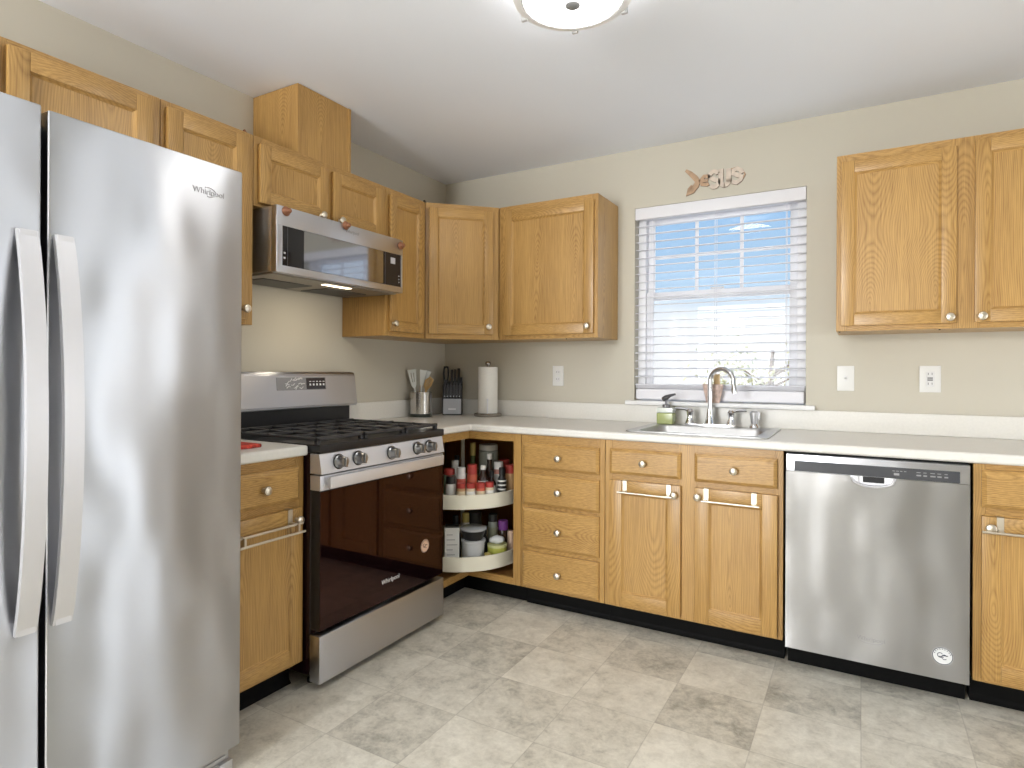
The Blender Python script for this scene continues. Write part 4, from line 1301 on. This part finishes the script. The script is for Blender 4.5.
for k in range(6):
    u = -0.047 + k * 0.0188; cc = thing('steak_knife', ['leftmost', 'second', 'third', 'fourth', 'fifth', 'rightmost'][k] + ' steak knife of the row in the block front', 'knife', FK(u, .06, .1), 'steak knives in the block')
    m = MB(FK); m.hexa([FK(u - .0055, .0565, .108), FK(u + .0055, .0565, .108), FK(u + .0055, .070, .114), FK(u - .0055, .070, .114),
                        FK(u - .006, .030, .196), FK(u + .006, .030, .196), FK(u + .006, .044, .202), FK(u - .006, .044, .202)])
    m.build('handle', 'black', cc)
    MB(FK).lathe(FK(u, .0700, .121), FK(0, .92, .4) - FK(0, 0, 0), [(0.003, 0), (0.003, 0.001), (0, 0.001)], 10).build('rivet', 'steel_p', cc)
for u, d0, h, w, lb in ((-0.045, -.005, .300, .011, 'tall black-handled shears at the left of the knife block'),
                        (-0.008, -.02, .290, .009, 'tall black-handled knife left of centre in the knife block'),
                        (0.014, -.02, .292, .009, 'tall black-handled knife at the middle of the knife block'),
                        (0.036, -.025, .298, .0095, 'tall black-handled knife right of centre in the knife block'),
                        (0.052, -.03, .240, .008, 'short black-handled knife at the far right of the knife block')):
    cc = thing('kitchen_shears' if 'shears' in lb else 'kitchen_knife', lb, 'shears' if 'shears' in lb else 'knife', FK(u, d0, .2), None)
    m = MB(FK)
    z0 = 0.206; t = (h - z0)
    dk = d0 - .30 * t
    if 'shears' in lb:
        for s in (-1, 1):
            m.tube([FK(u + s * .009, d0 - .3 * t + .004, z0 + .01 + t * q) + ku * (s * .006 * math.sin(q * math.pi)) for q in (0, .25, .5, .75, 1)], .006, 8)
        m.tube([FK(u - .009, dk, h), FK(u, dk, h + .008), FK(u + .009, dk, h)], .006, 8)
        m.box(u - .008, u + .008, d0 - .005, d0 + .005, .195, .225)
    else:
        m.hexa([FK(u - w * .8, d0 - .008, z0 - .012), FK(u + w * .8, d0 - .008, z0 - .012), FK(u + w * .8, d0 + .010, z0 - .006), FK(u - w * .8, d0 + .010, z0 - .006),
                FK(u - w, dk - .010, h - .004), FK(u + w, dk - .010, h - .004), FK(u + w, dk + .010, h), FK(u - w, dk + .010, h)])
    m.build('handle', 'black', cc)
    MB(FK).box(u - .002, u + .002, d0 - .004, d0 + .004, .17, z0).build('blade', 'steel_p', cc)

# paper towels
PX, PY = 0.418, -0.118
c = thing('paper_towel_holder', 'upright steel paper towel holder with round base on the counter', 'paper towel holder', (PX, PY, CT1))
MB().lathe((PX, PY, CT1 + .0006), (0, 0, 1), [(0.084, 0), (0.086, 0.003), (0.086, 0.016), (0.082, 0.020), (0, 0.020)], 36).build('base', C('holder_steel', (0.45, 0.42, 0.38), 0.25, metal=1.0), c)
MB().cyl((PX, PY, CT1 + .02), (0, 0, 1), 0.008, 0.305, 12).lathe((PX, PY, CT1 + .315), (0, 0, 1), [(0.012, 0), (0.018, 0.006), (0.019, 0.014), (0.014, 0.024), (0, 0.028)], 18).build('post', C('holder_post', (0.35, 0.32, 0.29), 0.22, metal=1.0), c)
q = Vector((PX, PY, 0)) + Vector((0.499, -0.867, 0)) * .072
MB().cyl((q.x, q.y, CT1 + .02), (0, 0, 1), 0.004, 0.085, 10).ball((q.x, q.y, CT1 + .106), .006, n=10).build('tension_arm', 'steel_p', c)
m = MB(); m.lathe((PX, PY, CT1 + .0212), (0, 0, 1), [(0.020, 0), (0.060, 0), (0.0605, 0.002), (0.0605, 0.283), (0.060, 0.285), (0.020, 0.285), (0.020, 0.0)], 40, cap=False)
tag(m.build('paper_towel_roll', 'paper', loc=(PX, PY, CT1 + .0212)), 'full white paper towel roll on the steel holder', 'paper towel')

# red pot holder by the fridge
m = MB(); m.box(0.33, 0.545, -2.05, -1.855, CT1 + .0006, CT1 + .014, 0, .005, 3)
tag(m.build('pot_holder', pbr('red_cloth', (0.50, 0.06, 0.04), 0.9, noise=0.6, nscale=60)), 'red patterned pot holder lying on the counter beside the range', 'pot holder')

# small dark clips on cabinet tops
for (x, y, z, lb) in ((1.196, -0.13, ZT, 'small dark clip on top of the cabinet left of the window'),
                      (2.47, -0.16, ZT, 'small dark clip on top of the cabinet right of the window'),
                      (0.292, -0.600, ZT, 'small dark clip on top of the cabinet beside the corner'),
                      (0.285, -1.745, ZT, 'small reddish clip on top of the tall narrow cabinet')):
    m = MB(); m.box(x - .010, x + .010, y - .008, y + .008, z + .0006, z + .007, 0, .0015); m.tube([(x - .005, y, z + .006), (x - .004, y, z + .013), (x + .004, y, z + .014), (x + .007, y, z + .007)], .0028, 8)
    tag(m.build('clip', 'copper' if 'reddish' in lb else 'screw'), lb, 'clip')

# ceiling lamp
LX, LY, LZ, LR = 1.652, -1.598, 2.350, 0.186
c = thing('ceiling_light', 'round ceiling lamp with shallow white glass dome hung close below the ceiling', 'ceiling light', (LX, LY, CEIL - .001))
MB().lathe((LX, LY, CEIL - .0008), (0, 0, -1), [(0.10, 0), (0.10, 0.018), (0.092, 0.024), (0, 0.024)], 40).build('ceiling_plate', C('lamp_white', (0.82, 0.82, 0.82), 0.35), c)
dome = pbr('lamp_glass', (1.0, 0.98, 0.95), 0.3, emit=LAMP_EMIT)
MB().lathe((LX, LY, LZ), (0, 0, -1), [(LR - .032, 0.004), (0.140, 0.013), (0.09, 0.022), (0.03, 0.025), (0, 0.025)], 56).build('glass_dome', dome, c)
MB().lathe((LX, LY, LZ), (0, 0, -1), [(0, -0.012), (0.10, -0.012), (LR - .032, -0.006), (LR - .032, 0.0038)], 56).build('glass_top', pbr('lamp_top', (1.0, 0.98, 0.96), 0.4, emit=5.5), c)
MB().lathe((LX, LY, LZ), (0, 0, -1), [(LR - .031, -0.008), (LR - .004, -0.014), (LR, -0.004), (LR - .003, 0.004), (LR - .031, 0.009), (LR - .031, -0.008)], 56, cap=False).build('rim_ring', pbr('lamp_rim', (0.88, 0.88, 0.88), 0.3), c)
MB().lathe((LX, LY, LZ), (0, 0, -1), [(LR - .034, 0.0065), (LR - .027, 0.0098), (LR - .0265, 0.0088)], 56, cap=False).build('glass_edge_band', C('lamp_band', (0.30, 0.30, 0.30), 0.4), c)
MB().cyl((LX, LY, LZ + .011), (0, 0, 1), 0.008, CEIL - .025 - LZ - .010, 12).build('stem', 'steel_p', c)
MB().lathe((LX, LY, LZ - .0246), (0, 0, -1), [(0.024, 0), (0.024, 0.004), (0.018, 0.008), (0.010, 0.011), (0, 0.012)], 20).build('finial', C('lamp_finial', (0.20, 0.20, 0.20), 0.5), c)
for k in range(6):
    a = math.radians(112 + 60 * k)
    p = Vector((LX + LR * math.cos(a), LY + LR * math.sin(a), LZ))
    MB().box(p.x - .010, p.x + .010, p.y - .006, p.y + .006, p.z - .010, p.z + .012, 0, .002).build('rim_clip', C('lamp_clip', (0.45, 0.45, 0.45), 0.35), c)

# ================================================================== SPICES
SC0 = Vector((0.48, -0.48, 0)); FWD = Vector((0.567, -0.823, 0)); LAT = Vector((0.823, 0.567, 0))
ls = thing('lazy_susan', 'two-tier cream lazy susan with center pole in the open corner cabinet', 'lazy susan', (0.48, -0.48, ZK + .019))
TR = 0.340
for z0 in (0.168, 0.486):
    m = MB(); pol, n = [], 64
    m.lathe((0.48, -0.48, z0), (0, 0, 1), [(TR - .004, 0), (TR, 0.003), (TR, 0.074), (TR - .005, 0.076), (TR - .008, 0.074), (TR - .008, 0.010), (0.0, 0.010)], 72)
    m.build('tray', 'tray', ls)
MB().cyl((0.48, -0.48, ZK + .019), (0, 0, 1), 0.011, 0.75, 14).cyl((0.48, -0.48, ZC - .055), (0, 0, 1), 0.024, 0.052, 16).build('pole', C('pole_white', (0.72, 0.70, 0.64), 0.4), ls)


def at(px, t, z):
    """place by sideways offset seen from the kitchen and distance forward of the pole."""
    return SC0 + LAT * (px + .018) + FWD * t + Vector((0, 0, z))


def jar(kind, label, cat, s, t, tier, h, r, body, cap, lab=None, neck=0.0, capr=None, caph=None, group=None, square=False):
    z = (0.1785, 0.4965)[tier]
    p = at(s, t, z)
    c = thing(kind, label, cat, p, group)
    caph = caph or h * .2; capr = capr or r * .95
    hb = h - caph
    if neck: prof = [(r * .93, 0), (r, .004), (r, hb * (1 - neck)), (r * .85, hb * (1 - neck) + r * .4), (capr * .9, hb * (1 - neck) + r), (capr * .85, hb)]
    else: prof = [(r * .93, 0), (r, .004), (r, hb - .006), (r * .9, hb)]
    MB().lathe(p, (0, 0, 1), prof, 18).build('body', body, c)
    MB().lathe(p + Vector((0, 0, hb)), (0, 0, 1), [(capr, 0), (capr, caph - .002), (capr - .002, caph), (0, caph)], 18).build('cap', cap, c)
    if lab:
        lh0, lh1 = hb * (.15), hb * (.85 if not neck else (1 - neck) * .9)
        MB().lathe(p + Vector((0, 0, lh0)), (0, 0, 1), [(r + .0006, 0), (r + .0006, lh1 - lh0)], 18, cap=False).build('label', lab, c)
    return c


red = C('cap_red', (0.40, 0.045, 0.035), 0.4); wht = C('cap_white', (0.78, 0.77, 0.74), 0.4); blk = C('cap_black', (0.02, 0.02, 0.02), 0.35)
grn2 = C('bottle_green', (0.08, 0.12, 0.04), 0.2); amber = C('bottle_dark', (0.035, 0.018, 0.012), 0.15); spice = C('spice_tan', (0.50, 0.30, 0.14), 0.5)
spr = C('spice_red', (0.50, 0.10, 0.05), 0.45); spb = C('spice_pale', (0.66, 0.55, 0.38), 0.5); lbw = C('label_white', (0.74, 0.73, 0.70), 0.5)
lbg = C('label_grey', (0.35, 0.38, 0.36), 0.5); lbr = C('label_red', (0.60, 0.12, 0.08), 0.5); prp = C('cap_purple', (0.22, 0.06, 0.30), 0.4)
gold = C('label_gold', (0.42, 0.34, 0.10), 0.4); jarg = C('jar_glass', (0.30, 0.31, 0.27), 0.12)
G1 = 'spices on the upper lazy susan tray'; G2 = 'things on the lower lazy susan tray'
jar('spice_jar', 'white-labelled spice jar with black lid, front left of upper tray', 'spice jar', -.080, .262, 1, .150, .026, wht, blk, lbw, caph=.038, group=G1)
for k, (s, t, b) in enumerate(((-.026, .295, spice), (.024, .298, spb), (.076, .292, spr), (.122, .272, spb))):
    jar('spice_jar', ['short red-capped spice jar beside the black-lidded jar', 'short red-capped jar second from the left of the front row',
                      'short red-capped jar third from the left of the front row', 'short red-capped jar at the right end of the front row'][k], 'spice jar', s, t, 1, .120, .0235, b, red, lbw if k % 2 else spb, caph=.026, group=G1)
jar('spice_tin', 'red-topped green spice tin behind the black-lidded jar', 'spice tin', -.088, .195, 1, .178, .030, C('tin_green', (0.18, 0.30, 0.20), .4), red, None, caph=.03, group=G1)
jar('sauce_bottle', 'white bottle with red and white label, left of upper tray', 'bottle', -.026, .225, 1, .190, .024, wht, wht, lbr, caph=.035, group=G1)
jar('spice_bottle', 'tall red-capped bottle of red spice behind the front row', 'spice bottle', .032, .225, 1, .205, .027, spr, red, None, caph=.05, group=G1)
jar('extract_bottle', 'dark bottle with broad white label and white cap', 'bottle', .090, .215, 1, .198, .026, amber, wht, lbw, neck=.25, capr=.014, caph=.022, group=G1)
jar('extract_bottle', 'small dark bottle with white label behind the front row', 'bottle', .138, .195, 1, .165, .022, amber, blk, lbw, neck=.25, capr=.012, group=G1)
jar('sauce_bottle', 'black and white striped sauce bottle at front right', 'bottle', .190, .215, 1, .185, .024, blk, blk, None, neck=.2, capr=.016, group=G1)
jar('spice_jar', 'tall red-capped spice jar at the right edge of upper tray', 'spice jar', .240, .150, 1, .190, .027, spice, red, None, caph=.045, group=G1)
jar('sauce_bottle', 'white-capped bottle of pink sauce behind the striped bottle', 'bottle', .178, .130, 1, .205, .026, C('sauce_pink', (0.55, 0.25, 0.20), .4), wht, lbw, caph=.04, group=G1)
jar('oil_bottle', 'tall dark green bottle with gold neck at the back', 'bottle', .038, .060, 1, .300, .032, grn2, gold, None, neck=.4, capr=.016, caph=.07, group=G1)
jar('storage_jar', 'wide glass jar with clamp lid at the back of upper tray', 'jar', .125, .050, 1, .290, .055, jarg, C('lid_grey', (0.40, 0.38, 0.33), .3), None, caph=.03, group=G1)
jar('sauce_bottle', 'tall dark bottle with white cap in the middle of upper tray', 'bottle', .128, .130, 1, .248, .024, amber, wht, None, neck=.3, capr=.015, caph=.03, group=G1)
jar('spice_jar', 'white-capped slim jar behind the pole on the left', 'spice jar', -.060, .110, 1, .21, .020, wht, wht, None, group=G1)
jar('vinegar_bottle', 'dark bottle with red cap at the far right back', 'bottle', .215, .050, 1, .205, .030, amber, red, None, caph=.05, group=G1)
jar('syrup_bottle', 'brown bottle with no label at the left back of upper tray', 'bottle', -.05, .030, 1, .225, .028, amber, blk, None, neck=.3, capr=.014, group=G1)

# stripes on the striped bottle
sb = [o for o in bpy.data.objects if o.get('label', '').startswith('black and white striped')][0]
m = MB()
for k in range(5): m.lathe(at(.190, .215, .4965 + .025 + k * .022), (0, 0, 1), [(0.0243, 0), (0.0246, .001), (0.0246, .007), (0.0243, .008)], 18, cap=False)
m.build('stripe', wht, sb)

# lower tier
z = 0.1785
p = at(-.072, .235, z)
c = thing('carton', 'white printed carton standing at the left of the lower tray', 'carton', p, G2)
def FT(u, d, zz): return p + LAT * u + FWD * d + Vector((0, 0, zz))
MB(FT).box(-.038, .038, -.028, .028, 0, .198, 0, .0015, 1).build('box_panel', lbw, c)
m = MB(FT)
for k in range(6): m.box(-.028, .028 - (k % 3) * .012, .0281, .0285, .03 + k * .026, .034 + k * .026)
m.build('print', C('print_grey', (0.35, 0.35, 0.35)), c)
MB(FT).box(-.036, .036, -.026, .026, .1985, .206).build('top_flap', blk, c)
c = thing('food_tub', 'translucent white plastic tub in the front of the lower tray', 'tub', at(.040, .235, z), G2)
MB().lathe(at(.040, .235, z), (0, 0, 1), [(0.050, 0), (0.053, .004), (0.060, .118), (0.064, .122), (0.064, .132), (0, .132)], 28).build('tub', C('tub_plastic', (0.55, 0.56, 0.57), .35), c)
c = thing('food_container', 'black takeout bowl with clear lid on top of the white tub', 'container', at(.040, .235, z + .1325), G2)
MB().lathe(at(.040, .235, z + .1325), (0, 0, 1), [(0.048, 0), (0.064, .048), (0.067, .050)], 28).build('bowl', blk, c)
MB().lathe(at(.040, .235, z + .183), (0, 0, 1), [(0.068, 0), (0.071, .003), (0.071, .008), (0.060, .014), (0, .015)], 28).build('lid', C('lid_clear', (0.42, 0.44, 0.46), .2), c)
c = thing('green_jar', 'squat yellow-green jar at front right of the lower tray', 'jar', at(.168, .200, z), G2)
MB().lathe(at(.168, .200, z), (0, 0, 1), [(0.045, 0), (0.049, .006), (0.052, .075), (0.052, .082), (0.0, .082)], 28).build('body', C('jar_yellowgreen', (0.50, 0.52, 0.10), .35), c)
MB().lathe(at(.168, .200, z + .0825), (0, 0, 1), [(0.053, 0), (0.053, .012), (0, .013)], 28).build('rim', C('jar_rim', (0.62, 0.62, 0.30), .35), c)
m = MB(); m.ball(at(.168, .200, z + .116), .030, (1.2, 1.0, .75)); m.ball(at(.183, .21, z + .120), .022, (1.1, 1, .8)); m.ball(at(.148, .195, z + .113), .022, (1.1, 1, .8))
tag(m.build('plastic_bag', C('bag_white', (0.72, 0.74, 0.76), .3)), 'crumpled white bag resting on the yellow-green jar', 'bag', G2)
jar('spice_jar', 'tiny amber jar between the white tub and the green jar', 'spice jar', .112, .282, 0, .070, .017, spice, gold, None, group=G2)
jar('pill_bottle', 'pale peach bottle at the right edge of the lower tray', 'bottle', .243, .150, 0, .150, .018, C('peach', (0.70, 0.50, 0.38), .4), C('peach', (0.7, 0.5, 0.38)), None, group=G2)
jar('juice_bottle', 'dark bottle with a purple cap on the lower tray', 'bottle', .205, .120, 0, .200, .028, amber, prp, None, caph=.05, group=G2)
jar('sauce_bottle', 'tall bottle with grey label behind the green jar', 'bottle', .148, .120, 0, .235, .026, lbg, blk, C('label_olive', (0.32, 0.33, 0.24)), caph=.04, group=G2)
jar('sauce_bottle', 'black bottle between the tub and the grey-labelled bottle', 'bottle', .100, .150, 0, .165, .024, blk, blk, None, neck=.25, capr=.014, group=G2)
jar('spice_bottle', 'pale bottle with gold cap peeking over the takeout bowl', 'bottle', .000, .130, 0, .245, .020, lbw, gold, None, caph=.05, group=G2)
jar('vinegar_bottle', 'black bottle behind the white carton', 'bottle', -.055, .120, 0, .230, .028, blk, blk, None, neck=.3, capr=.015, group=G2)
jar('storage_jar', 'dark jar with a grey band behind the takeout bowl', 'jar', .050, .080, 0, .240, .040, blk, blk, lbg, group=G2)

# ================================================================== OUTSIDE
gr = MB(); gr.box(-60, 60, 1.0, 90, -3.4, -3.2)
struct(gr.build('ground', pbr('dry_lawn', (0.62, 0.60, 0.52), 0.9, noise=0.12, nscale=0.6)), 'pale ground outside the window')
TX = 1.05
t = thing('tree', 'pale leafy tree seen through the lower right of the blind', 'tree', (TX, 8.5, -3.2))
m = MB(); m.tube([(TX, 8.5, -3.2), (TX + .02, 8.5, -1.0), (TX - .05, 8.5, 0.6), (TX, 8.5, 1.6)], [0.13, .10, .07, .03], 10)
random.seed(11)
tips = []
for k in range(14):
    a = random.uniform(0, 6.28); z0 = random.uniform(-0.6, 1.2); L = random.uniform(.5, 1.1)
    e = Vector((TX + L * math.cos(a), 8.5 + L * math.sin(a), z0 + random.uniform(.2, .6)))
    m.tube([(TX, 8.5, z0), e], [.03, .008], 6); tips.append(e)
m.build('trunk', C('bark', (0.30, 0.22, 0.17), .9), t)
m = MB()
for k in range(1500):
    e = random.choice(tips); q = e + Vector((random.gauss(0, .28), random.gauss(0, .28), random.gauss(0, .22)))
    if q.z > 1.95: continue
    a = Vector((random.gauss(0, 1), random.gauss(0, 1), random.gauss(0, 1))).normalized(); b = a.orthogonal().normalized(); s_ = random.uniform(.03, .06)
    cc = a.cross(b)
    m.bm.faces.new([m.bm.verts.new(q + v * s_) for v in (a, b * .6, -a, -b * .6)])
m.build('foliage', pbr('pale_leaves', (0.72, 0.66, 0.36), 0.7), t)
